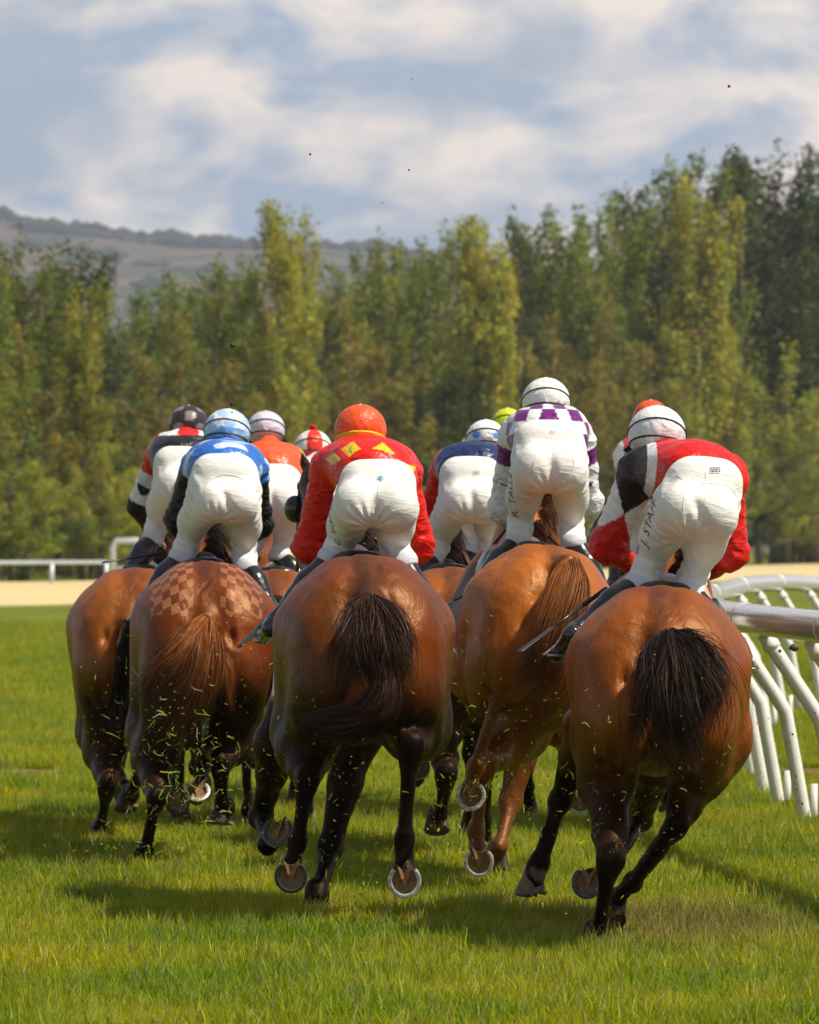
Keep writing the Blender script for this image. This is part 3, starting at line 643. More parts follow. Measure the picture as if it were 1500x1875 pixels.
def make_hoof(c, n, t, s, parent, horn=(.035, .027, .02), shoe=True, shoem=None, sole=(.20, .11, .045)):
    """hoof with its sole facing n, toe towards t; c = centre of the sole"""
    c = np.asarray(c, float); n = unit(n); t = np.asarray(t, float); t = unit(t-n*(t@n)); x = np.cross(t, n)
    K = 28
    def ringp(rx, ry, h, sh=0, dent=0):
        out = []
        for i in range(K):
            a = 2*math.pi*i/K; ca, sa = math.cos(a), math.sin(a)     # a=0 is the toe
            y = ry*ca if ca > 0 else ry*.86*ca
            if ca < -.75: y += dent*(-(ca)-.75)/.25
            out.append(c+(x*rx*sa+t*(y+sh)-n*h)*s)
        return out
    mb = MB(); R_ = [(.064, .070, 0, 0), (.0635, .069, .008, 0), (.055, .058, .045, -.008), (.046, .046, .08, -.022), (.030, .028, .088, -.024)]
    rings = [ringp(*q, dent=.02) for q in R_]
    V = sum(rings, []); F = [(r*K+i, (r+1)*K+i, (r+1)*K+(i+1) % K, r*K+(i+1) % K) for r in range(len(rings)-1) for i in range(K)]
    F.append(tuple((len(rings)-1)*K+i for i in range(K)))
    mb.add(V, F, horn)
    # concave sole
    rings = [ringp(.064, .070, 0, 0, .02), ringp(.050, .056, .004, 0, .01), ringp(.030, .034, .009, 0), ringp(.01, .012, .010, 0)]
    V = sum(rings, []); F = [(r*K+(i+1) % K, (r+1)*K+(i+1) % K, (r+1)*K+i, r*K+i) for r in range(len(rings)-1) for i in range(K)]; F.append(tuple(3*K+i for i in range(K))[::-1])
    mb.add(V, F, sole)
    h = mb.build('hoof', M_hoof, parent)
    f = MB(); q = lambda u, v, w: c+(x*u+t*v+n*w)*s                    # frog: a V shaped wedge
    f.add([q(0, .040, -.008), q(.034, -.064, -.006), q(-.034, -.064, -.006), q(0, -.030, -.006), q(.013, -.005, .005), q(-.013, -.005, .005), q(.028, -.060, .012), q(-.028, -.060, .012)],
          [(0, 4, 5), (0, 1, 6, 4), (0, 5, 7, 2), (4, 6, 3, 5), (5, 3, 7), (6, 1, 3), (7, 3, 2)], (sole[0]*1.35, sole[1]*1.2, sole[2]*1.1)); f.build('frog', M_hoof, h, smooth=False)
    if shoe:
        m = MB(); N_ = 26; V = []; a0 = math.radians(136)
        for i in range(N_+1):
            a = -a0+2*a0*i/N_; ca, sa = math.cos(a), math.sin(a)
            def pt(rx, ry, w):
                y = ry*ca if ca > 0 else ry*.9*ca
                return c+(x*rx*sa+t*y+n*w)*s
            V += [pt(.066, .072, .000), pt(.066, .072, .008), pt(.060, .066, .0105), pt(.059, .065, .007), pt(.056, .061, .007), pt(.055, .060, .0105), pt(.050, .055, .009), pt(.049, .054, .000)]
        F = [(i*8+j, i*8+(j+1) % 8, (i+1)*8+(j+1) % 8, (i+1)*8+j) for i in range(N_) for j in range(8)]+[tuple(range(8))[::-1], tuple(N_*8+j for j in range(8))]
        m.add(V, F); m.build('horseshoe', shoem, h, smooth=False)
    return h

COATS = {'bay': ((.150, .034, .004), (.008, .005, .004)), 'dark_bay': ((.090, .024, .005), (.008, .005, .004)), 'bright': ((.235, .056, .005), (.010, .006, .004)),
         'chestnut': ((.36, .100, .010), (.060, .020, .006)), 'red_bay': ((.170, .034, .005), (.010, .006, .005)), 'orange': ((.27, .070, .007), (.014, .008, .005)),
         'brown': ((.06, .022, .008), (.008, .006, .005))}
GEN_LEGS = {  # local positions: side, upper joint, middle joint, fetlock, hoof centre, sole normal, toe
 'LH': [(-.20, .55, .92), (-.17, .12, .62), (-.15, .20, .22), (-.15, .28, .12), (0, -.6, -.8), (0, .8, -.6)],
 'RH': [(.20, .62, .92), (.18, .35, .55), (.17, .62, .25), (.17, .70, .10), (0, .1, -1), (0, 1, 0)],
 'LF': [(-.17, 1.45, .90), (-.15, 1.75, .72), (-.14, 1.50, .42), (-.14, 1.36, .48), (0, -.8, .5), (0, -.3, -1)],
 'RF': [(.17, 1.45, .90), (.16, 1.72, .55), (.16, 1.78, .22), (.16, 1.84, .12), (0, .1, -1), (0, 1, 0)]}
HEADG = dict(neck=(0, 1.62, 1.34), poll=(0, 2.22, 1.66), mid=(0, 2.42, 1.44), muz=(0, 2.66, 1.26))
def make_horse(h):
    D0 = h['D']; s = h.get('s', 1.0); M = rot(math.radians(h.get('yaw', 0)), math.radians(h.get('pitch', 0)), math.radians(h.get('roll', 0)))*s
    wx = h.get('wx', 1.0)
    top = P(*h['top'], D0+.42*s); org = top-M@np.array([0, .42, 1.52])
    if 'ground' not in h: pass
    def T(p): p = np.asarray(p, float)*np.array([1, 1, 1]); return M@(p*np.array([wx, 1, 1]))+org
    Rn = M/s
    base = T((0, .9, 0)); base[2] = 0
    root = empty('horse', tuple(base), h['label'], 'horse', 'galloping racehorses')
    S = SDF(); e = lambda c, r, k=.05, tg=0, R=None: S.ell(T(c), np.array(r)*s*np.array([wx, 1, 1]), Rn if R is None else Rn@R, k*s, tg)
    def rx(a): return np.array(Matrix.Rotation(math.radians(a), 3, 'X'))
    def ry(a): return np.array(Matrix.Rotation(math.radians(a), 3, 'Y'))
    for sd in (-1, 1):
        e((sd*.105, .44, 1.265), (.175, .38, .25), .09)                # gluteal mass
        e((sd*.165, .30, 1.16), (.155, .27, .24), .06)                  # hip and upper thigh
        e((sd*.115, .13, 1.06), (.120, .155, .26), .035, 0, rx(-12))     # buttock muscle
        e((sd*.195, .30, .99), (.115, .21, .26), .04)                    # outer thigh
        e((sd*.17, 1.46, 1.14), (.12, .21, .34), .09)                    # shoulder
        e((sd*.17, .62, 1.33), (.085, .14, .09), .08)                     # point of hip
    e((0, .50, 1.33), (.13, .34, .19), .12); e((0, .80, 1.27), (.22, .42, .20), .12); e((0, 1.05, 1.08), (.315, .62, .315), .12); e((0, .72, 1.05), (.25, .38, .27), .12)
    e((0, 1.52, 1.10), (.235, .34, .35), .12); e((0, 1.40, 1.42), (.09, .30, .15), .10)
    hd = {k: (T(v) if k not in h.get('head', {}) else P(h['head'][k][0], h['head'][k][1], D0+h['head'][k][2])) for k, v in HEADG.items()}
    S.cone(T((0, 1.56, 1.27)), hd['poll']*.45+hd['neck']*.55, .215*s, .155*s, .1*s); S.cone(hd['neck']*.55+hd['poll']*.45, hd['poll'], .155*s, .095*s, .08*s)
    S.cone(T((0, 1.60, 1.12)), hd['poll']*.5+hd['neck']*.5-np.array([0, 0, .05]), .17*s, .12*s, .1*s)
    ax = unit(hd['muz']-hd['poll']); sd_ = unit(np.cross(ax, (0, 0, 1))) if abs(ax[2]) < .97 else np.array([1., 0, 0]); nn = np.cross(sd_, ax)
    if nn[2] < 0: nn = -nn
    S.cone(hd['poll'], hd['mid'], .088*s, .078*s, .05*s, .5); S.cone(hd['mid'], hd['muz'], .075*s, .052*s, .04*s, .6)
    S.ell(hd['poll']*.55+hd['mid']*.45-nn*.055*s, np.array([.065, .12, .085])*s, np.stack([sd_, ax, nn], 1), .05, .4)
    for q in (-1, 1):
        a = hd['poll']+sd_*q*.052*s+nn*.05*s; tip = a+(nn*.14-ax*.045+sd_*q*.022)*s
        S.cone(a, a*.45+tip*.55, .026*s, .024*s, .02, .5); S.cone(a*.45+tip*.55, tip, .024*s, .007*s, .01, .8)
        S.cone(hd['mid']*.5+hd['poll']*.5+sd_*q*.065*s+nn*.03*s, hd['mid']*.55+hd['poll']*.45+sd_*q*.066*s+nn*.03*s, .022*s, .020*s, .01, 1)
    # tail dock
    dk = P(*h['dock'][:2], D0+h['dock'][2]) if 'dock' in h else T((0, .06, 1.36))
    S.cone(T((0, .30, 1.40)), dk, .07*s, .045*s, .05*s, .3); 
    legs = {}
    for nm in ('LH', 'RH', 'LF', 'RF'):
        L_ = h.get(nm)
        if L_ is None:
            g = GEN_LEGS[nm]; g = h.get('gen', {}).get(nm, g); pts = [T(p) for p in g[:4]]; n_ = g[4]; t_ = g[5]
        else:
            pts = [P(p[0], p[1], D0+p[2]) for p in L_[:4]]; n_ = L_[4]; t_ = L_[5]
        a, b, c, d = pts; legs[nm] = (pts, n_, t_); sx = -1 if nm[0] == 'L' else 1; low = unit(d-c)
        n_ = unit(n_); t2 = unit(np.asarray(t_, float)-n_*(np.asarray(t_, float)@n_)); cor = d-n_*.082*s-t2*.022*s    # top of the hoof
        if nm[1] == 'H':
            hip = T((sx*.17, .42, 1.22)); S.cone(hip, a, .195*s, .130*s, .08*s, 0)
            S.ell(a, np.array([.122, .145, .16])*s, None, .06*s, 0)
            back = T((sx*.14, .16, 1.0))
            m1 = a*.62+b*.38
            S.cone(a, m1, .132*s, .104*s, .06*s, .05); S.cone(m1, b*.6+m1*.4, .104*s, .070*s, .04*s, .35); S.cone(b*.6+m1*.4, b, .068*s, .048*s, .04*s, .7)       # gaskin
            S.cone(back, m1, .150*s, .088*s, .08*s, .05)
            u = unit(a-b); w = unit(c-b); pnt = unit(-(u+w)+1e-6)
            tdir = pnt if np.linalg.norm(u+w) > .15 else np.array([0, -1, 0.])
            S.cone(b+tdir*.030*s+u*.02*s, b+tdir*.048*s+u*.055*s, .030*s, .022*s, .03*s, .8)             # point of hock
            S.cone(m1+tdir*.03*s, b+tdir*.044*s+u*.05*s, .03*s, .020*s, .03*s, .5)
            S.cone(b-w*.03*s, b+w*.05*s, .050*s, .040*s, .03*s, .85)
            S.cone(b+w*.04*s, c, .035*s, .029*s, .03*s, 1)
            S.cone(b+tdir*.028*s+w*.06*s, c+tdir*.022*s, .018*s, .017*s, .02*s, 1)                       # tendon
        else:
            S.cone(T((sx*.17, 1.42, 1.06)), a, .13*s, .095*s, .08*s, .05); m1 = a*.6+b*.4
            S.cone(a, m1, .095*s, .072*s, .05*s, .35); S.cone(m1, b, .070*s, .046*s, .03*s, .8)
            w = unit(c-b); S.ell(b, np.array([.052, .050, .058])*s, None, .03*s, 1)
            S.cone(b, c, .034*s, .028*s, .03*s, 1); tdir = np.array([0, -1., 0]); S.cone(b+tdir*.018*s, c+tdir*.02*s, .022*s, .018*s, .02*s, 1)
        S.ell(c, np.array([.041, .042, .047])*s, None, .022*s, 1); S.cone(c, c+tdir*.038*s, .026*s, .018*s, .02*s, 1)
        S.cone(c, cor, .031*s, .038*s, .022*s, 1); S.cone(cor-n_*.004, cor+n_*.015*s, .044*s, .046*s, .015*s, 1)
    F, a0, hh, axs = S.grid(h.get('vox', .014))
    V, Q = snet(F, a0, hh); V = relax(V, Q, 2)
    # muscle grooves and soft relief
    loc = (np.linalg.inv(M)@(V-org).T).T; e1 = np.cross(V[Q[:, 2]]-V[Q[:, 0]], V[Q[:, 3]]-V[Q[:, 1]]); nv = np.zeros_like(V)
    for q in range(4): np.add.at(nv, Q[:, q], e1)
    nv /= np.linalg.norm(nv, axis=1)[:, None]+1e-12
    def seg(p, q_):
        p = np.array(p, float); q_ = np.array(q_, float); d_ = q_-p; t_ = np.clip((loc-p)@d_/(d_@d_), 0, 1); return np.linalg.norm(loc-p-t_[:, None]*d_, axis=1)
    dep = np.zeros(len(V))
    for sd in (-1, 1):
        for (p, q_, am, wd) in (((sd*.115, .00, 1.28), (sd*.155, .02, .80), .016, .022), ((sd*.235, .50, 1.36), (sd*.23, .16, 1.02), .015, .030), ((sd*.23, .16, 1.02), (sd*.20, .10, .82), .014, .024),
                                ((sd*.29, .62, 1.20), (sd*.30, .66, .92), .016, .035), ((sd*.27, .40, 1.10), (sd*.30, .58, .98), .010, .018), ((sd*.25, .42, .98), (sd*.28, .60, .90), .009, .015), ((sd*.16, .06, 1.05), (sd*.24, .22, .86), .008, .018), ((sd*.045, .15, 1.47), (sd*.05, .60, 1.55), .006, .02), ((sd*.31, .40, 1.18), (sd*.28, .30, .90), .008, .02), ((sd*.18, .12, 1.30), (sd*.25, .30, 1.20), .006, .025)):
            dep += 1.9*am*np.exp(-(seg(p, q_)/(wd*.85))**2)
    dep += .016*np.exp(-(seg((0, .0, 1.25), (0, .10, .80))/.022)**2)
    V = V+nv*((-dep+.0065*nz(loc, 11, 4)+.0042*nz(loc*np.array([1, 1, .6]), 27, 9)+.0012*nz(loc, 60, 2))*s)[:, None]
    w = S.weights(V, .018); base_c, dark = (np.array(x) for x in COATS[h['coat']])
    loc = (np.linalg.inv(M)@(V-org).T).T
    w = np.clip(w*1.3, 0, 1)**1.1*h.get('pts', 1.0); w = np.maximum(w, .93*np.clip((h.get('dk', 1.04)-loc[:, 2]+.07*nz(loc, 7, 31))/.36, 0, 1)*h.get('pts', 1.0))  # black leg points, plus underside shade painted into the lower coat colour
    if h.get('headdark'): w = np.maximum(w, np.clip((loc[:, 1]-1.55)/.25, 0, 1)*.9)
    top_dark = np.clip((loc[:, 2]-1.15)/.4, 0, 1)*.22; spine = np.exp(-(loc[:, 0]/.05)**2)*np.clip((loc[:, 2]-1.3)/.1, 0, 1)*.45*(loc[:, 1] < 1.0)
    var = 1+.16*nz(loc, 9, 2)+.10*nz(loc, 30, 5)
    c = base_c[None, :]*(var*(1-top_dark*.5))[:, None]
    c[:, 1] *= 1-.10*nz(loc, 6, 8)
    mud = np.clip(nz(loc, 55, 3)*nz(loc, 6, 7)*2-.25, 0, 1)*.25
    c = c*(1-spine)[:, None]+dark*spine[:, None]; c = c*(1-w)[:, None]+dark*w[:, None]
    c = c*(1-mud)[:, None]+np.array([.12, .08, .045])*mud[:, None]
    for (px, py, dy, rad, cc) in h.get('marks', []):
        q = P(px, py, D0+dy); k = np.clip(1.6-np.linalg.norm(V-q, axis=1)/rad+.25*nz(V, 60, 4), 0, 1); c = c*(1-k)[:, None]+np.array(cc)*k[:, None]
    attrs = None
    if h.get('checks'):
        phi = np.arctan2(loc[:, 2]-1.12, .62-loc[:, 1]); attrs = {'qm': np.stack([loc[:, 0]/wx, phi*.42, loc[:, 2]], 1)}
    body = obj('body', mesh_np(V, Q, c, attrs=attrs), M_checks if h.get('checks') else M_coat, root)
    for nm, (pts, n_, t_) in legs.items():
        white = h.get('whitefoot', {}).get(nm)
        make_hoof(pts[3], n_, t_, s*h.get('hs', 1.0), root, shoem=M_shoe if nm in h.get('bright', ()) else M_shoe_dull, horn=(.05, .035, .022) if white is None else (.20, .15, .10), sole=h.get('sole', (.21, .115, .045)))
    # tack: saddle cloth and girth follow the barrel; saddle, stirrups, bridle
    X, Y, Z = axs[0][:, None, None], axs[1][None, :, None], axs[2][None, None, :]
    Mi = np.linalg.inv(M)
    lx = Mi[0, 0]*(X-org[0])+Mi[0, 1]*(Y-org[1])+Mi[0, 2]*(Z-org[2]); ly = Mi[1, 0]*(X-org[0])+Mi[1, 1]*(Y-org[1])+Mi[1, 2]*(Z-org[2]); lz = Mi[2, 0]*(X-org[0])+Mi[2, 1]*(Y-org[1])+Mi[2, 2]*(Z-org[2])
    cy0, cy1 = h.get('cloth', (.82, 1.36))
    box = np.maximum(np.abs(ly-(cy0+cy1)/2)-(cy1-cy0)/2, .92-lz)
    Fc = np.maximum(F-.016, box).astype(np.float32); Vc, Qc = snet(Fc, a0, hh); Vc = relax(Vc, Qc, 1)
    lc = (Mi@(Vc-org).T).T; edge = (lc[:, 1] < cy0+.035) | (lc[:, 2] < .955); cc = np.where(edge[:, None], np.array(h.get('cedge', (.5, .03, .03))), np.array(h.get('ccol', (.75, .75, .73))))
    obj('saddle_cloth', mesh_np(Vc, Qc, cc), M_attr, root)
    boxg = np.maximum(np.maximum(np.abs(ly-1.22)-.04, lz-1.0), np.maximum(.70-lz, np.abs(lx)-.34)); Fg = np.maximum(F-.022, boxg).astype(np.float32); Vg, Qg = snet(Fg, a0, hh)
    obj('girth', mesh_np(Vg, Qg, np.tile(np.array(h.get('girth', (.35, .02, .03))), (len(Vg), 1))), M_attr, root)
    G = SDF(); G.ell(T((0, 1.12, 1.485)), np.array([.13, .24, .045])*s, Rn, .03); G.ell(T((0, .92, 1.52)), np.array([.11, .06, .035])*s, Rn, .04); G.cone(T((0, 1.3, 1.50)), T((0, 1.34, 1.55)), .045*s, .03*s, .03)
    for q in (-1, 1): G.ell(T((q*.19, 1.2, 1.34)), np.array([.05, .16, .15])*s, Rn, .03)
    Vs, Qs = snet(*G.grid(.014)[:3]); sdl = obj('saddle', mesh_np(Vs, Qs), M_boot, root)
    m = MB(); p0, p1, p2 = hd['poll'], hd['mid'], hd['muz']
    def loopb(c, r1, r2, rad): m.tube([c+sd_*r1*math.cos(a)+nn*r2*math.sin(a) for a in np.linspace(0, 2*math.pi, 21)], rad, 5, cap=False)
    loopb(p1*.45+p2*.55, .078*s, .078*s, .010); loopb(p0+ax*.03, .100*s, .105*s, .010)
    for q in (-1, 1): m.tube([p0+sd_*q*.098*s+ax*.03, p1+sd_*q*.088*s, p1*.3+p2*.7+sd_*q*.075*s-nn*.01], .009, 5)
    for q in (-1, 1): m.tube(crom([p1*.3+p2*.7+sd_*q*.08*s, hd['neck']*.6+p0*.4+sd_*q*.16*s, T((q*.10, 1.5, 1.60))], 9), .008, 5)
    m.build('bridle', material('bridle_'+h['coat'], h.get('bridle', (.012, .010, .010)), rough=.4), root)
    # mane
    g = [[hd['poll']+nn*.02, hd['poll']*.6+hd['neck']*.4+np.array([0, 0, .15*s])], ]
    gl = []
    for u in np.linspace(0, 1, 7):
        r_ = (hd['poll']+np.array([0, -.02, .07*s]))*(1-u)+(T((0, 1.55, 1.47))+np.array([0, 0, .02]))*u
        gl.append([r_, r_+M@np.array([.05, -.04, .05]), r_+M@np.array([.12, -.10, -.04]), r_+M@np.array([.14, -.16, -.14])])
    hair('mane', gl, 700, .02, .04, .005, (dark*.8, dark*1.2), root, clumps=40, curl=.02, seed=h.get('seed', 1), seg=6)
    tl = h.get('tail')
    if tl is None: tl = [[(0, .06, 1.37), (0, -.12, 1.34), (-.04, -.25, 1.15), (-.10, -.28, .9), (-.16, -.22, .65)], [(.03, .06, 1.37), (.04, -.12, 1.34), (.03, -.27, 1.15), (0, -.32, .9), (-.04, -.28, .7)]]; tl = [[T(p) for p in g] for g in tl]
    else: tl = [[P(p[0], p[1], D0+p[2]) for p in g] for g in tl]
    tc = h.get('tailc', ((.022, .013, .010), (.020, .012, .009)))
    hair('tail', tl, h.get('tn', 1500), h.get('tr0', .022), h.get('tr1', .07), .0052, tc, root, clumps=h.get('tcl', 34), curl=h.get('tcurl', .03), seed=h.get('seed', 1)+5)
    for k, ex in enumerate(h.get('tails2', [])):
        hair('tail', [[P(p[0], p[1], D0+p[2]) for p in g] for g in ex['g']], ex['n'], ex.get('r0', .02), ex.get('r1', .06), .0050, ex.get('c', tc), root, clumps=ex.get('cl', 20), curl=ex.get('curl', .03), seed=20+k)
    return dict(root=root, T=T, S=S, s=s, M=M, org=org, hd=hd, sd=sd_, nn=nn, ax=ax)
def checks_material():
    m = M_coat.copy(); m.name = 'coat_with_quarter_marks'; N, L = nodes(m)
    at = N.new('ShaderNodeAttribute'); at.attribute_name = 'qm'; sx = N.new('ShaderNodeSeparateXYZ'); L.new(at.outputs['Vector'], sx.inputs[0])
    def mt(op, a, b=None, cl=False):
        q = N.new('ShaderNodeMath'); q.operation = op; q.use_clamp = cl
        for i, v in enumerate((a, b)):
            if v is None: continue
            if isinstance(v, (int, float)): q.inputs[i].default_value = v
            else: L.new(v, q.inputs[i])
        return q.outputs[0]
    ang = mt('ABSOLUTE', sx.outputs[0]); y = sx.outputs[1]
    u = mt('MULTIPLY', mt('ADD', ang, mt('MULTIPLY', y, -.06)), 1/.040); v = mt('MULTIPLY', mt('ADD', y, mt('MULTIPLY', ang, .38)), 1/.042)
    par = mt('MODULO', mt('ADD', mt('FLOOR', u), mt('FLOOR', v)), 2.0)
    nse = N.new('ShaderNodeTexNoise'); nse.inputs['Scale'].default_value = 14; tc = [q for q in N if q.type == 'TEX_COORD'][0]; L.new(tc.outputs['Object'], nse.inputs['Vector'])
    inr = mt('MULTIPLY', mt('GREATER_THAN', ang, .065), mt('LESS_THAN', mt('ADD', ang, mt('MULTIPLY', nse.outputs[0], .05)), .29))
    iny = mt('MULTIPLY', mt('GREATER_THAN', mt('ADD', y, mt('MULTIPLY', nse.outputs[0], .08)), .15), mt('LESS_THAN', y, .66)); k = mt('MULTIPLY', inr, iny)
    fade = mt('MULTIPLY', k, mt('ADD', .35, nse.outputs[0]), True)
    fac = mt('MULTIPLY', par, fade)
    b = N['Principled BSDF']; src = b.inputs['Base Color'].links[0].from_socket
    x = N.new('ShaderNodeMix'); x.data_type = 'RGBA'; L.new(mt('MULTIPLY', fac, .50), x.inputs[0]); L.new(src, x.inputs[6]); x.inputs[7].default_value = (.50, .22, .11, 1)
    y2 = N.new('ShaderNodeMix'); y2.data_type = 'RGBA'; L.new(mt('MULTIPLY', mt('SUBTRACT', fade, fac), .35), y2.inputs[0]); L.new(x.outputs[2], y2.inputs[6]); y2.inputs[7].default_value = (.10, .03, .012, 1)
    L.new(y2.outputs[2], b.inputs['Base Color']); return m
M_checks = checks_material()

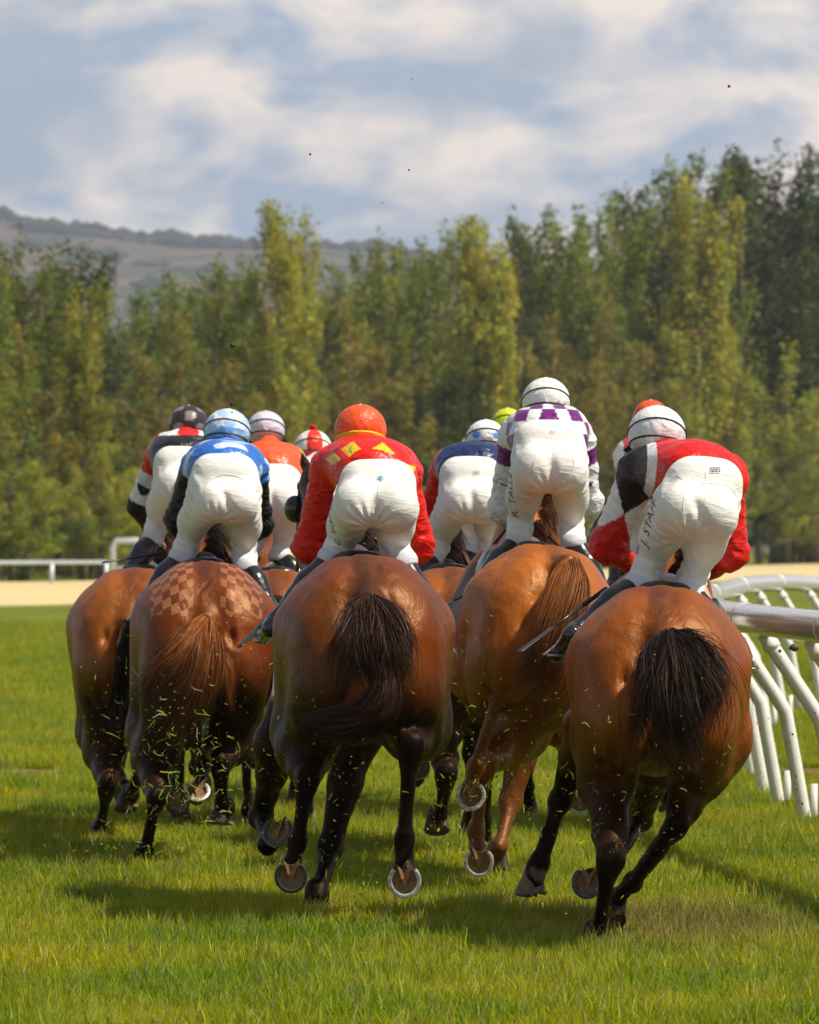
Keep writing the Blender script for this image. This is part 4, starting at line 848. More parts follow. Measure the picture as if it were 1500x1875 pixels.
DN = (0, -1, -.12); DT = (0, .05, -1)
HORSES = {
 'R': dict(label='bay horse nearest the rail with a black bushy tail and white pastern', D=21.35, top=(1212, 1080), s=1.0, wx=1.04, yaw=-4, roll=2, coat='bright', dock=(1216, 1180, .02), vox=.0125, seed=3,
   LH=[(1112, 1348, .50), (1116, 1580, .02), (1096, 1705, .24), (1090, 1744, .34), (0, -.25, -1), (0, 1, -.25)],
   RH=[(1308, 1352, .55), (1236, 1515, .30), (1160, 1615, .62), (1118, 1678, .70), (-.2, -.7, -.7), (-.4, .3, -1)],
   LF=[(1075, 1330, 1.55), (1026, 1465, 1.82), (988, 1580, 1.80), (972, 1634, 1.82), (.02, .12, -1), (-.75, .65, 0)],
   RF=[(1200, 1400, 1.50), (1172, 1500, 1.85), (1122, 1580, 1.45), (1076, 1615, 1.30), (-.25, -1, .12), (-.1, 0, -1)],
   whitefoot={'LF': 1}, marks=[(982, 1597, 1.80, .035, (.55, .48, .40))],
   tail=[[(1216, 1180, .02), (1188, 1190, -.18), (1178, 1270, -.30), (1200, 1350, -.30), (1245, 1405, -.22)], [(1222, 1178, .02), (1255, 1178, -.16), (1298, 1240, -.26), (1305, 1325, -.26), (1268, 1400, -.2)], [(1218, 1182, .02), (1210, 1195, -.2), (1188, 1275, -.36), (1180, 1345, -.34), (1200, 1400, -.28)], [(1220, 1180, .02), (1275, 1180, -.12), (1318, 1225, -.2), (1318, 1295, -.22), (1275, 1370, -.2)], [(1220, 1180, .02), (1235, 1190, -.2), (1245, 1270, -.36), (1245, 1340, -.34), (1235, 1410, -.28)]],
   tn=3600, tr0=.035, tr1=.105, tcurl=.060, tcl=95, tails2=[dict(g=[[(1225, 1180, .0), (1265, 1180, -.15), (1305, 1200, -.2), (1335, 1217, -.2)], [(1225, 1185, .0), (1270, 1195, -.15), (1310, 1225, -.2), (1330, 1240, -.2)]], n=160, r1=.03, curl=.02), dict(g=[[(1215, 1190, -.1), (1190, 1260, -.3), (1165, 1330, -.3), (1160, 1395, -.25)]], n=130, r1=.04, curl=.04)],
   cedge=(.45, .02, .03)),
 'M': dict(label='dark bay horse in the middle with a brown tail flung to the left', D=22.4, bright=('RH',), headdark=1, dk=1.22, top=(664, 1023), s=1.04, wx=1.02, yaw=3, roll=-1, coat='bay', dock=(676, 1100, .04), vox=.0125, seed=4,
   LH=[(562, 1338, .50), (562, 1432, .12), (545, 1540, .18), (533, 1603, .08), DN, DT],
   RH=[(760, 1325, .58), (752, 1372, .02), (741, 1535, .05), (741, 1612, -.05), (0, -1, -.05), DT],
   LF=[(510, 1365, 1.45), (478, 1495, 1.75), (490, 1548, 1.45), (508, 1522, 1.30), (-.3, -.9, .35), (-.1, -.4, -1)],
   RF=[(648, 1360, 1.45), (605, 1550, 1.30), (583, 1640, 1.08), (580, 1668, 1.10), (0, -.3, -1), (0, 1, -.3)],
   tail=[[(676, 1100, .04), (645, 1120, -.16), (622, 1175, -.24), (618, 1225, -.24), (645, 1275, -.22)], [(680, 1100, .04), (715, 1125, -.16), (735, 1175, -.24), (738, 1230, -.24), (725, 1275, -.22)], [(678, 1100, .04), (680, 1135, -.2), (685, 1200, -.32), (690, 1250, -.30), (670, 1300, -.25)]],
   tn=3000, tr0=.03, tr1=.095, tcurl=.060, tcl=80, tailc=((.050, .022, .014), (.024, .013, .009)),
   tails2=[dict(g=[[(690, 1200, -.26), (695, 1260, -.32), (655, 1315, -.32), (590, 1335, -.28), (548, 1350, -.24)], [(700, 1200, -.26), (705, 1270, -.34), (670, 1300, -.34), (600, 1300, -.28), (552, 1290, -.24)], [(695, 1190, -.26), (712, 1260, -.30), (690, 1330, -.32), (640, 1345, -.28), (600, 1348, -.26)]], n=2600, r0=.04, r1=.085, curl=.03, cl=30, c=((.045, .02, .013), (.022, .012, .009)))],
   head=dict(poll=(590, 884, 2.30), mid=(582, 970, 2.50), muz=(572, 1074, 2.60)), cloth=(.86, 1.36), bridle=(.16, .03, .02)),
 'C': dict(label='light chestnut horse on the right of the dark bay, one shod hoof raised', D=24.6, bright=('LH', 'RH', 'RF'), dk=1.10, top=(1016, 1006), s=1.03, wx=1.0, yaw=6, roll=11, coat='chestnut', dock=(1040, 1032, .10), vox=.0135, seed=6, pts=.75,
   LH=[(885, 1235, .70), (928, 1228, .08), (868, 1405, .08), (862, 1455, .0), (0, -1, .03), DT],
   RH=[(950, 1335, .60), (890, 1400, .15), (872, 1520, .22), (877, 1577, .12), (0, -1, -.15), DT],
   LF=[(965, 1330, 1.50), (935, 1470, 1.42), (915, 1552, 1.25), (908, 1590, 1.30), (0, -.2, -1), (0, 1, -.2)],
   RF=[(1035, 1330, 1.55), (1062, 1400, 1.80), (1072, 1440, 1.50), (1062, 1466, 1.36), (0, -.9, -.4), (0, .4, -1)],
   tail=[[(1040, 1032, .10), (1015, 1060, -.12), (985, 1140, -.22), (965, 1220, -.2), (945, 1265, -.15)], [(1046, 1032, .10), (1045, 1070, -.14), (1020, 1150, -.26), (990, 1225, -.25), (962, 1275, -.18)], [(1052, 1032, .10), (1075, 1080, -.10), (1060, 1160, -.18), (1020, 1235, -.2), (985, 1280, -.18)]],
   tn=2400, tr0=.03, tr1=.05, tcurl=.02, tcl=40, tailc=((.30, .105, .028), (.09, .032, .014)), head=dict(poll=(1003, 900, 2.2), mid=(1000, 955, 2.42), muz=(998, 1020, 2.6)), cedge=(.5, .03, .04), ccol=(.12, .09, .08), cloth=(.80, 1.36)),
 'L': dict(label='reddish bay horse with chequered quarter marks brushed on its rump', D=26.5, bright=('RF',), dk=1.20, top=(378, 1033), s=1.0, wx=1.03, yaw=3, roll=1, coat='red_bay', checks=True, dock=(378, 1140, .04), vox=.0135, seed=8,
   LH=[(284, 1345, .50), (286, 1465, .02), (266, 1555, .25), (264, 1592, .30), (0, -.3, -1), (0, 1, -.3)],
   RH=[(425, 1340, .55), (402, 1400, .20), (408, 1472, .35), (404, 1505, .38), (-.1, -.15, -1), (-.9, .4, -.2)],
   LF=[(320, 1340, 1.45), (300, 1410, 1.80), (318, 1440, 1.45), (325, 1466, 1.28), (0, -1, -.1), DT],
   RF=[(385, 1340, 1.45), (365, 1405, 1.80), (372, 1432, 1.50), (361, 1448, 1.30), (.1, -.75, .66), (0, -.66, -.75)],
   tail=[[(378, 1140, .04), (360, 1165, -.14), (335, 1225, -.2), (300, 1275, -.18), (272, 1350, -.12)], [(376, 1140, .04), (352, 1165, -.12), (318, 1205, -.18), (280, 1240, -.15), (252, 1300, -.12)], [(380, 1140, .04), (372, 1185, -.2), (355, 1245, -.26), (325, 1310, -.22), (300, 1395, -.16)], [(380, 1140, .04), (390, 1185, -.18), (392, 1250, -.26), (375, 1320, -.24), (345, 1400, -.18)]],
   tn=4000, tr0=.03, tr1=.12, tcurl=.035, tcl=60, tailc=((.30, .095, .022), (.030, .015, .010)),
   tails2=[dict(g=[[(385, 1145, .02), (410, 1185, -.14), (428, 1230, -.2), (430, 1290, -.18)], [(383, 1145, .02), (398, 1190, -.16), (412, 1235, -.22), (420, 1300, -.2)]], n=600, r1=.03, curl=.015, c=((.33, .11, .025), (.24, .07, .018)))],
   cedge=(.05, .05, .07), ccol=(.02, .02, .025), cloth=(.9, 1.36)),
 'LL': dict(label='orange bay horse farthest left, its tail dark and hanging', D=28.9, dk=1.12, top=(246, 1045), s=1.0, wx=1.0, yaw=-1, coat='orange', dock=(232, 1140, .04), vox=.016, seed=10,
   LH=[(190, 1340, .50), (196, 1440, .05), (184, 1515, .25), (182, 1544, .30), (0, -.3, -1), (0, 1, -.3)],
   RH=[(290, 1290, .55), (262, 1400, .2), (240, 1455, .45), (232, 1478, .45), (0, -.5, -1), (-.5, .5, -.3)],
   LF=[(215, 1330, 1.45), (212, 1400, 1.8), (228, 1440, 1.5), (230, 1455, 1.35), (0, -1, .2), DT],
   tail=[[(232, 1140, .04), (225, 1165, -.14), (215, 1225, -.2), (200, 1285, -.15), (185, 1330, -.1)], [(236, 1140, .04), (236, 1170, -.14), (232, 1235, -.22), (222, 1300, -.2), (205, 1355, -.14)], [(238, 1140, .04), (246, 1170, -.14), (250, 1240, -.2), (245, 1310, -.2), (225, 1375, -.15)]], tn=1500, tr1=.055),
 'N': dict(label='orange brown horse with a dark tail between the dark bay and the chestnut', D=27.2, top=(828, 1044), s=1.0, yaw=2, coat='orange', dock=(838, 1120, .04), vox=.016, seed=12,
   LH=[(800, 1290, .50), (818, 1420, .05), (806, 1490, .2), (800, 1518, .25), (0, -.5, -1), (0, 1, -.3)],
   tail=[[(838, 1110, .04), (822, 1135, -.14), (812, 1190, -.2), (815, 1260, -.2), (825, 1310, -.15)], [(842, 1110, .04), (840, 1135, -.16), (838, 1200, -.24), (838, 1270, -.22), (835, 1330, -.15)], [(846, 1110, .04), (858, 1140, -.14), (865, 1200, -.2), (862, 1260, -.2), (850, 1320, -.15)]], tn=1500, tr1=.06, cedge=(.7, .7, .66), ccol=(.03, .03, .03)),
 'W': dict(label='orange brown horse partly hidden between the chequered horse and the dark bay', D=30.0, top=(505, 1048), s=1.0, yaw=1, coat='orange', vox=.018, seed=14, cloth=(.8, 1.36), ccol=(.8, .8, .78), whitefoot={'LH': 1, 'RH': 1}),
 'Q': dict(label='brown horse ahead of the dark bay, ridden in the red and white cap', D=32.6, top=(588, 1046), s=.98, coat='brown', vox=.018, seed=15),
 'Y': dict(label='brown horse ahead of the chestnut, hidden but for its legs', D=31.0, top=(915, 1046), s=.98, coat='brown', vox=.018, seed=16),
 'O': dict(label='dark bay horse ahead near the rail, hidden behind the nearest bay', D=29.6, top=(1195, 1048), s=.98, coat='dark_bay', vox=.018, seed=17),
}
HB = {k: make_horse(v) for k, v in HORSES.items()}

# ------------------------------------------------------------------ jockeys
DY = dict(waist=1.02, hipL=.98, hipR=.98, glL=.86, glR=.86, kneeL=1.22, kneeR=1.22, cuffL=1.10, cuffR=1.10, ankL=.98, ankR=.98, toeL=1.16, toeR=1.16,
          shL=1.42, shR=1.42, chest=1.40, elL=1.52, elR=1.52, haL=1.78, haR=1.78, head=1.60)
def helmet(c, rx, col, parent, straps=True, pom=None, band=None, up=(0, .25, 1)):
    """silk covered skull cap: shell, cover, elastic bands; col(u) gives the colour for local unit positions"""
    c = np.asarray(c); u = unit(up); x = unit(np.cross((0, 1, 0), u)); f = np.cross(u, x); f = -f if f[1] < 0 else f
    r = np.array([rx, rx*1.18, rx*.98]); nu, nv = 72, 40; V = []; C = []
    for j in range(nv):
        ph = math.pi*(.5-j/(nv-1)*.80); z = math.sin(ph); k = math.cos(ph)
        for i in range(nu):
            a = 2*math.pi*i/nu; l = np.array([k*math.cos(a), k*math.sin(a), z])
            ruf = 1+(.010*math.sin(a*17+z*9)+.008*math.sin(a*31+1))*(1 if z < -.2 else .25)
            if z < -.45: ruf *= 1+.03*math.sin(a*24)-(-.45-z)*.25
            p = l*r*ruf; V.append(c+x*p[0]+f*p[1]+u*p[2]); C.append(col(l))
    F = [(j*nu+i, (j+1)*nu+i, (j+1)*nu+(i+1) % nu, j*nu+(i+1) % nu) for j in range(nv-1) for i in range(nu)]
    h = obj('helmet', mesh_np(V, F, np.array(C)), M_cap, parent)
    def ring(a, b, rad, mat, nm, g=1.012):
        m = MB(); pts = []
        for i in range(49):
            t = 2*math.pi*i/48; y = math.sin(t); zz = np.clip(a-b*y, -.95, .95); k = math.sqrt(max(0, 1-zz*zz))
            l = np.array([k*math.cos(t), k*math.sin(t), zz]); p = l*r*g; pts.append(c+x*p[0]+f*p[1]+u*p[2])
        m.tube(pts, rad, 6, cap=False); return m.build(nm, mat, h)
    if straps: ring(-.40, .04, .0042, M_strap, 'goggle_strap'); ring(-.02, .30, .0036, M_strap, 'cap_elastic')
    if band is not None:
        for dz in (-.50, -.44, -.38): ring(dz, .02, .0065, material('band', band, rough=.5), 'hat_band', 1.0)
    b = MB(); b.tube([c+u*r[2]*.985, c+u*(r[2]+.006)], .008, 8); b.build('button', h.data.materials[0], h) if pom is None else None
    if pom is not None:
        m = MB(); R = np.random.default_rng(2); q = c+u*(r[2]+.018)
        for k in range(150): d = unit(R.normal(size=3)); m.tube([q, q+d*.026], [.006, .002], 4, c=pom)
        m.build('pompom', M_attr, h)
    # peak of the skull cap at the front
    m = MB(); V = []
    for a in np.linspace(-1.1, 1.1, 15):
        for k, rr in enumerate((1.0, 1.28)):
            l = np.array([math.sin(a), math.cos(a), 0])*rr; V.append(c+x*l[0]*rx*.97+f*l[1]*rx*1.13+u*(-.30-.18*k)*rx)
    m.add(V, [(2*i, 2*i+1, 2*i+3, 2*i+2) for i in range(14)]+[], (.03, .03, .03)); pk = m.build('peak', M_strap, h); md = pk.modifiers.new('thick', 'SOLIDIFY'); md.thickness = .004
    return h
def make_jockey(j):
    hb = HB[j['h']]; D0 = HORSES[j['h']]['D']; K = {}
    for k, v in j['p'].items(): K[k] = P(v[0], v[1], D0+(v[2] if len(v) > 2 else DY[k]))
    sc_ = (D0+1)/1e4      # metres per photo pixel
    root = empty('person', tuple(K['waist']*np.array([1, 1, 0])+np.array([0, 0, K['cuffL'][2]-.3])), j['label'], 'person', 'jockeys')
    gr = j.get('gr', 52)*sc_; th = j.get('th', .085); vox = j.get('vox', .0085)
    tz = np.array([0, 0, 1.])
    # breeches
    B = SDF(); w = K['waist']; ww = j.get('ww', .10)
    across = unit(K['hipR']-K['hipL'])
    B.ell((K['hipL']+K['hipR'])/2*.45+w*.55, np.array([np.linalg.norm(K['hipR']-K['hipL'])/2+.055, .11, .115]), np.stack([across, unit(np.cross(tz, across)), unit(np.cross(across, unit(np.cross(tz, across))))*-1], 1), .06)
    B.cone(w-across*ww*.7, w+across*ww*.7, .088, .088, .06)
    for q in 'LR':
        B.ell(K['gl'+q], (gr*.86, gr*.86, gr*.98), None, .07); B.cone(K['hip'+q], K['knee'+q]*.55+K['hip'+q]*.45, .092*th/.085, th*.90, .04); B.cone(K['knee'+q]*.55+K['hip'+q]*.45, K['knee'+q], th*.90, th*.76, .03)
        md_ = K['knee'+q]*.55+K['hip'+q]*.45; B.cone(K['gl'+q]-np.array([0, -.01, .02]), md_, gr*.84, th*.93, .06)
        B.cone(K['knee'+q], K['cuff'+q], th*.76, th*.74, .03)
        d = unit(K['cuff'+q]-K['knee'+q]+1e-6); B.cone(K['cuff'+q]-d*.02, K['cuff'+q]+d*.008, th*.78, th*.84, .012)
    F, a0, hh, axs = B.grid(vox)
    for q in 'LR':      # the knee end is cut square
        d = unit(K['cuff'+q]-(K['knee'+q]*.6+K['hip'+q]*.4)); X, Y, Z = axs[0][:, None, None], axs[1][None, :, None], axs[2][None, None, :]; c = K['cuff'+q]
        pl = (X-c[0])*d[0]+(Y-c[1])*d[1]+(Z-c[2])*d[2]-.03; near = np.sqrt((X-c[0])**2+(Y-c[1])**2+(Z-c[2])**2)
        F = np.where(near < .14, np.maximum(F, pl), F)
    V, Q = snet(F.astype(np.float32), a0, hh); V = relax(V, Q, 1)
    for q in 'LR':      # folds round the knee and hip
        for (c, amp, rad, fr) in ((K['knee'+q]*.6+K['cuff'+q]*.4, .0085, .12, 95), (K['hip'+q]+(K['hip'+q]-(K['hipL']+K['hipR'])/2)*.2+np.array([0, 0, -.05]), .0065, .12, 110)):
            dd = V-c; wgt = np.exp(-(dd**2).sum(1)/rad**2); ax = unit(K['knee'+q]-K['hip'+q]); s_ = dd@ax
            V = V+dd/np.maximum(np.linalg.norm(dd, axis=1)[:, None], .02)*(amp*wgt*np.sin(s_*fr+2.5*nz(V, 14, 4)+nz(V, 30, 8)))[:, None]
    cr = ((K['hipL']+K['hipR'])*.45+(K['kneeL']+K['kneeR'])*.55)/2; dd = V-cr; rr_ = np.hypot(dd[:, 0], dd[:, 2]); an = np.arctan2(dd[:, 0], dd[:, 2])
    V[:, 1] += .0055*np.exp(-((rr_-.055)/.055)**2)*np.sin(an*15+2*nz(V, 12, 4))*(V[:, 1] < cr[1]+.05)        # folds fanning out of the fork
    cen = (K['glL']+K['glR'])/2; V[:, 1] += .016*np.exp(-((V[:, 0]-cen[0]-(cen[2]-V[:, 2])*(cen[0]-cr[0])/max(.02, cen[2]-cr[2])*1.0)/.022)**2)*np.clip((K['waist'][2]-.02-V[:, 2])/.10, 0, 1)*np.clip((V[:, 2]-cr[2]+.06)/.05, 0, 1)*(V[:, 1] < cr[1]+.05)
    col = np.ones((len(V), 3))*np.array([.76, .745, .71])
    hem = np.minimum(*[np.abs((V-K['cuff'+q])@unit(K['cuff'+q]-K['knee'+q]*.6-K['hip'+q]*.4)+.035)+(np.linalg.norm(V-K['cuff'+q], axis=1) > .15) for q in 'LR'])
    for q in 'LR': d = unit(K['cuff'+q]-K['knee'+q]*.6-K['hip'+q]*.4); m_ = (np.linalg.norm(V-K['cuff'+q], axis=1) < .14) & ((V-K['cuff'+q])@d > -.03); col[m_] = (.60, .62, .68)
    br = obj('breeches', mesh_np(V, Q, col), M_breech, root)
    # silks
    S = SDF(); ch = K['chest']; S.cone(w-across*.09+np.array([0, .05, .0]), ch-across*.10, .085, .105, .06); S.cone(w+across*.09+np.array([0, .05, .0]), ch+across*.10, .085, .105, .06)
    S.ell((w+ch)/2+np.array([0, .02, .045]), (.155, .24, .10), None, .08); ss = j.get('sh', .075)
    for q in 'LR':
        S.cone(ch, K['sh'+q], .115, ss*1.05, .05); S.cone(K['sh'+q], K['el'+q], ss, ss*.95, .04); S.cone(K['el'+q], K['ha'+q]*.8+K['el'+q]*.2, ss*.92, ss*.55, .03)
    nk = ch*.45+K['head']*.55; S.cone(ch, nk, .085, .062, .04)
    F, a0, hh, axs = S.grid(vox); V, Q = snet(F, a0, hh); V = relax(V, Q, 1)
    dsp = .009*nz(V, 15, 3)+.005*nz(V, 34, 6); e1 = np.cross(V[Q[:, 1]]-V[Q[:, 0]], V[Q[:, 2]]-V[Q[:, 0]]); nv = np.zeros_like(V)
    for q in range(4): np.add.at(nv, Q[:, q], e1)
    nv /= np.linalg.norm(nv, axis=1)[:, None]+1e-12; 
    for q in 'LR':
        for (c_, am_) in ((K['el'+q], .006), (K['sh'+q]*.5+K['el'+q]*.5, .004), (K['sh'+q], .005)):
            ax_ = unit(K['el'+q]-K['sh'+q]); s_ = (V-c_)@ax_; dsp = dsp+am_*np.exp(-(((V-c_)**2).sum(1))/.010)*np.sin(s_*95+2.2*nz(V, 13, 9)+np.arctan2(V[:, 0]-c_[0], V[:, 1]-c_[1])*1.5)
    V = V+nv*dsp[:, None]
    arm = SDF()
    t = {}
    def dseg(a, b): 
        ab = b-a; tt = np.clip((V-a)@ab/(ab@ab), 0, 1); return np.linalg.norm(V-a-tt[:, None]*ab, axis=1), tt
    dT, _ = dseg(w, ch); dL, tL = dseg(K['shL'], K['elL']); dR, tR = dseg(K['shR'], K['elR']); dfL, tfL = dseg(K['elL'], K['haL']); dfR, tfR = dseg(K['elR'], K['haR'])
    part = np.argmin(np.stack([dT-.06, dL, dR, dfL, dfR]), 0)     # 0 body, 1/2 upper sleeves, 3/4 fore sleeves
    ctx = dict(V=V, part=part, K=K, tL=tL, tR=tR, lx=(V-ch)@across, ly=(V-ch)[:, 1], lz=(V-ch)[:, 2], D0=D0, tt=np.where(part == 1, tL, np.where(part == 2, tR, 0)), n=len(V))
    obj('silks', mesh_np(V, Q, j['silk'](ctx)), M_silk, root)
    # boots
    for q in 'LR':
        S = SDF(); c, a, t = K['cuff'+q], K['ank'+q], K['toe'+q]; d = unit(a-c); c1 = c-d*.01
        S.cone(c1, c*.6+a*.4, .050, .060, .03); S.cone(c*.6+a*.4, c*.4+a*.6, .060, .050, .03); S.cone(c*.4+a*.6, a, .048, .040, .03); heel = a+d*.035-unit(t-a)*.03
        S.cone(a, heel, .040, .034, .03); S.cone(heel+d*.02, t, .034, .032, .03); S.cone(t, t+unit(t-a)*.03, .033, .026, .02); V, Q = snet(*S.grid(.009)[:3]); V = relax(V, Q, 1)
        ft = unit(t-a); V = V+(V-a)*0+d*0; ring = np.exp(-(((V-a)@d+.0)/.05)**2)*.003*np.sin(((V-a)@d)*230+3*nz(V, 20, 3)); V = V+unit(np.array([0, -1., 0]))*ring[:, None]
        bo = obj('boot', mesh_np(V, Q), M_boot, root)
        m = MB(); so = t-ft*.02+d*.034; m.box(so, .062, .075, .008); sx = np.array([.045, 0, 0]); apex = t-ft*.02-d*.085
        m.tube([so-sx, so-sx*1.0-d*.05, apex, so+sx-d*.05, so+sx], .0055, 6); m.tube([apex, apex*.4+hb['T'](((-.24 if q == 'L' else .24), 1.22, 1.36))*.6], .008, 5); m.build('stirrup', M_silver, root)
    # body under the clothes: head, neck, trunk, limbs, hands with fingers
    S = SDF(); hd = K['head']; rx = j['hr']*(D0+1.6)/1e4; fw = unit((0, 1, -.35)); chin = hd+fw*rx*.55-tz*rx*.95
    S.ell(hd, (rx*.74, rx*.95, rx*.85), None, .03); S.ell(hd*.5+chin*.5, (rx*.60, rx*.62, rx*.70), None, .03); S.cone(hd-tz*rx*.5-fw*rx*.2, ch+np.array([0, 0, .03]), .056, .07, .04); S.cone(hd+fw*rx*.92-tz*rx*.30, hd+fw*rx*1.08-tz*rx*.50, .011, .016, .012)
    S.cone(hd+fw*rx*.85-tz*rx*.75-across*.02, hd+fw*rx*.85-tz*rx*.75+across*.02, .009, .009, .01)
    for q in (-1, 1): S.ell(hd+across*q*rx*.74-tz*rx*.35, (.012, .022, .032), None, .008)
    S.cone(w, ch, .07, .085, .05)
    for q in 'LR':
        S.cone(ch, K['sh'+q], .07, .045, .03); S.cone(K['sh'+q], K['el'+q], .045, .036, .02); S.cone(K['el'+q], K['ha'+q], .036, .024, .02); S.cone(w, K['hip'+q], .07, .06, .03)
        S.cone(K['hip'+q], K['knee'+q], .065, .045, .03); S.cone(K['knee'+q], K['ank'+q], .042, .028, .02)
        ha = K['ha'+q]; el = K['el'+q]; f1 = unit(ha-el); sd = unit(np.cross(f1, tz)); dn = np.cross(sd, f1); dn = -dn if dn[2] > 0 else dn; S.cone(ha, ha+f1*.055, .024, .030, .02)
        for k in range(4):
            o = ha+f1*.06+sd*(.028-.019*k); l = (.030, .034, .032, .025)[k]; p1 = o+f1*l; p2 = p1+dn*.026; p3 = p2-f1*.024
            S.cone(o, p1, .0095, .009, .005); S.cone(p1, p2, .009, .0085, .004); S.cone(p2, p3, .0085, .0075, .004)
        tb = ha+f1*.02+sd*.03*(1 if q == 'L' else -1); S.cone(tb, tb+f1*.035+dn*.015, .011, .009, .008)
    V, Q = snet(*S.grid(.0085)[:3]); V = relax(V, Q, 1); obj('body', mesh_np(V, Q), M_skin, root)
    helmet(hd+np.array([0, -.0, 0])*0, rx, j['cap'], root, straps=j.get('straps', True), pom=j.get('pom'), band=j.get('band'), up=j.get('up', (0, .25, 1)))
    j['root'] = root; j['K'] = K; j['br'] = br; j['across'] = across
    return j
def const(*c): return lambda x: np.tile(np.array(c, float), (x['n'], 1))
RED = (.62, .010, .006); YEL = (.80, .52, .01); BLK = (.015, .013, .015); WHT = (.78, .78, .78); ORG = (.72, .075, .02); BLU = (.025, .14, .52); PBL = (.38, .58, .82)
NVY = (.012, .025, .10); PUR = (.14, .008, .16); LIL = (.52, .50, .62); LIM = (.62, .72, .02)
def silk_R(x):
    c = np.tile(np.array(RED), (x['n'], 1)); V = x['V']; K = x['K']
    # left sleeve and shoulder: red, white and black diamonds
    ax = unit(K['elL']-K['shL']); q = V-K['shL']; s = q@ax; ang = np.arctan2(q@unit(np.cross(ax, (0, 1, 0))), -q[:, 1])
    m = (x['part'] == 1) | (x['part'] == 3) | ((x['part'] == 0) & (x['lx'] < -.135))
    b = V[:, 0]-(K['shL'][0]+s*ax[0]); u = np.floor((s+b*1.5)/.125+.55).astype(int); v = np.floor((s-b*1.5)/.125+.55).astype(int); r_ = u+v
    cc = np.where((r_ <= 1)[:, None], np.array(BLK), np.where((r_ == 2)[:, None], np.where((u == v)[:, None], np.array(BLK), np.array(WHT)), np.where((r_ == 3)[:, None], np.array(WHT), np.array(RED))))
    cc = np.where((r_ == 4)[:, None] & (u != v)[:, None], np.array(WHT), cc); c[m] = cc[m]
    m2 = (x['part'] == 0) & (x['lx'] < -.10) & (x['lx'] >= -.135); c[m2] = WHT
    return c
def silk_M(x):
    c = np.tile(np.array((.70, .012, .004)), (x['n'], 1)); V = x['V']; D0 = x['D0']
    for (px, py, dy, r) in ((646, 826, 1.38, .034), (700, 830, 1.38, .038), (612, 842, 1.42, .024), (738, 868, 1.25, .045)):
        q = P(px, py, D0+dy); dx = V[:, 0]-q[0]; dz = V[:, 2]-q[2]; a_ = .5 if px > 700 else -.1
        c[(np.abs(dx*math.cos(a_)+dz*math.sin(a_))/1.25+np.abs(-dx*math.sin(a_)+dz*math.cos(a_)) < r*1.15) & (np.abs(V[:, 1]-q[1]) < .35)] = YEL
    return c
def silk_L(x):
    V = x['V']; k = nz(V, 17, 12); c = np.where((k > .28)[:, None], np.array((.55, .60, .80)), np.where((k < -.35)[:, None], np.array(PBL), np.array(BLU))); c[(x['part'] > 0) & (x['tt'] > .12) | (x['part'] > 2)] = (.016, .014, .018); return c
def silk_LL(x):
    V = x['V']; c = np.tile(np.array(BLK), (x['n'], 1)); k = np.sin(x['lx']*28+x['lz']*9); top = x['lz'] > .088; c[top & (k > 0)] = RED; c[top & (k <= 0)] = WHT
    m = x['part'] == 1; tt = x['tt']; c[m] = np.where((tt[m] < .30)[:, None], np.array(RED), np.where((tt[m] < .55)[:, None], np.array((.62, .64, .75)), np.array(BLK))); m = (x['part'] == 1) & (x['ly'] > .04) & (tt < .9); c[m] = WHT; return c
def silk_C(x):
    V = x['V']; c = np.tile(np.array((.74, .74, .76)), (x['n'], 1)); lx, lz = x['lx'], x['lz']
    m = (x['part'] == 0) & (((np.floor((lx+.030+.35*(lz-.1)*np.sign(lx))/.058)+np.floor((lz+.02)/.06)).astype(int) % 2) != 0); c[m] = PUR
    m = (x['part'] == 1) | (x['part'] == 2); t = x['tt']; c[m & (t > .08) & (t < .34)] = PUR; c[m & (t > .60) & (t < .72) & (nz(V, 20, 2) > 0)] = PUR; return c
def silk_W(x): c = np.tile(np.array((.74, .10, .025)), (x['n'], 1)); c[x['part'] > 0] = (.62, .46, .02); return c
def silk_N(x): c = np.tile(np.array(NVY), (x['n'], 1)); c[x['part'] > 0] = (.66, .012, .008); return c
def silk_O(x): c = np.tile(np.array(RED), (x['n'], 1)); c[np.abs(x['lx']) > .17] = WHT; return c
def cap_L(l): k = math.sin(l[0]*7+l[2]*5)+math.sin(l[0]*4-l[2]*11+2)+.6*math.sin(l[1]*9); return PBL if k > -.1 and l[2] > -.5 else ((.72, .78, .86) if l[2] > -.1 else (.16, .36, .72))
def cap_LL(l): k = math.sin(l[0]*5.5+1)*math.sin(l[2]*5+.6); return (.035, .028, .032) if k < .18 else (.24, .19, .21)
def cap_Q(l):
    a = math.atan2(l[0], -l[1]); return (.78, .035, .02) if abs(a-.15) < .42 or (l[2] < -.38 and l[2] > -.60) else (.80, .78, .74)
def cap_N(l):
    for s_ in (-1, 1):
        if (l[0]-s_*.50)**2+((l[2]+.02)*1.15)**2 < .045 and l[1] < 0: return (.12, .26, .72)
    return (.80, .79, .78)
def cc(*c): return lambda l: c
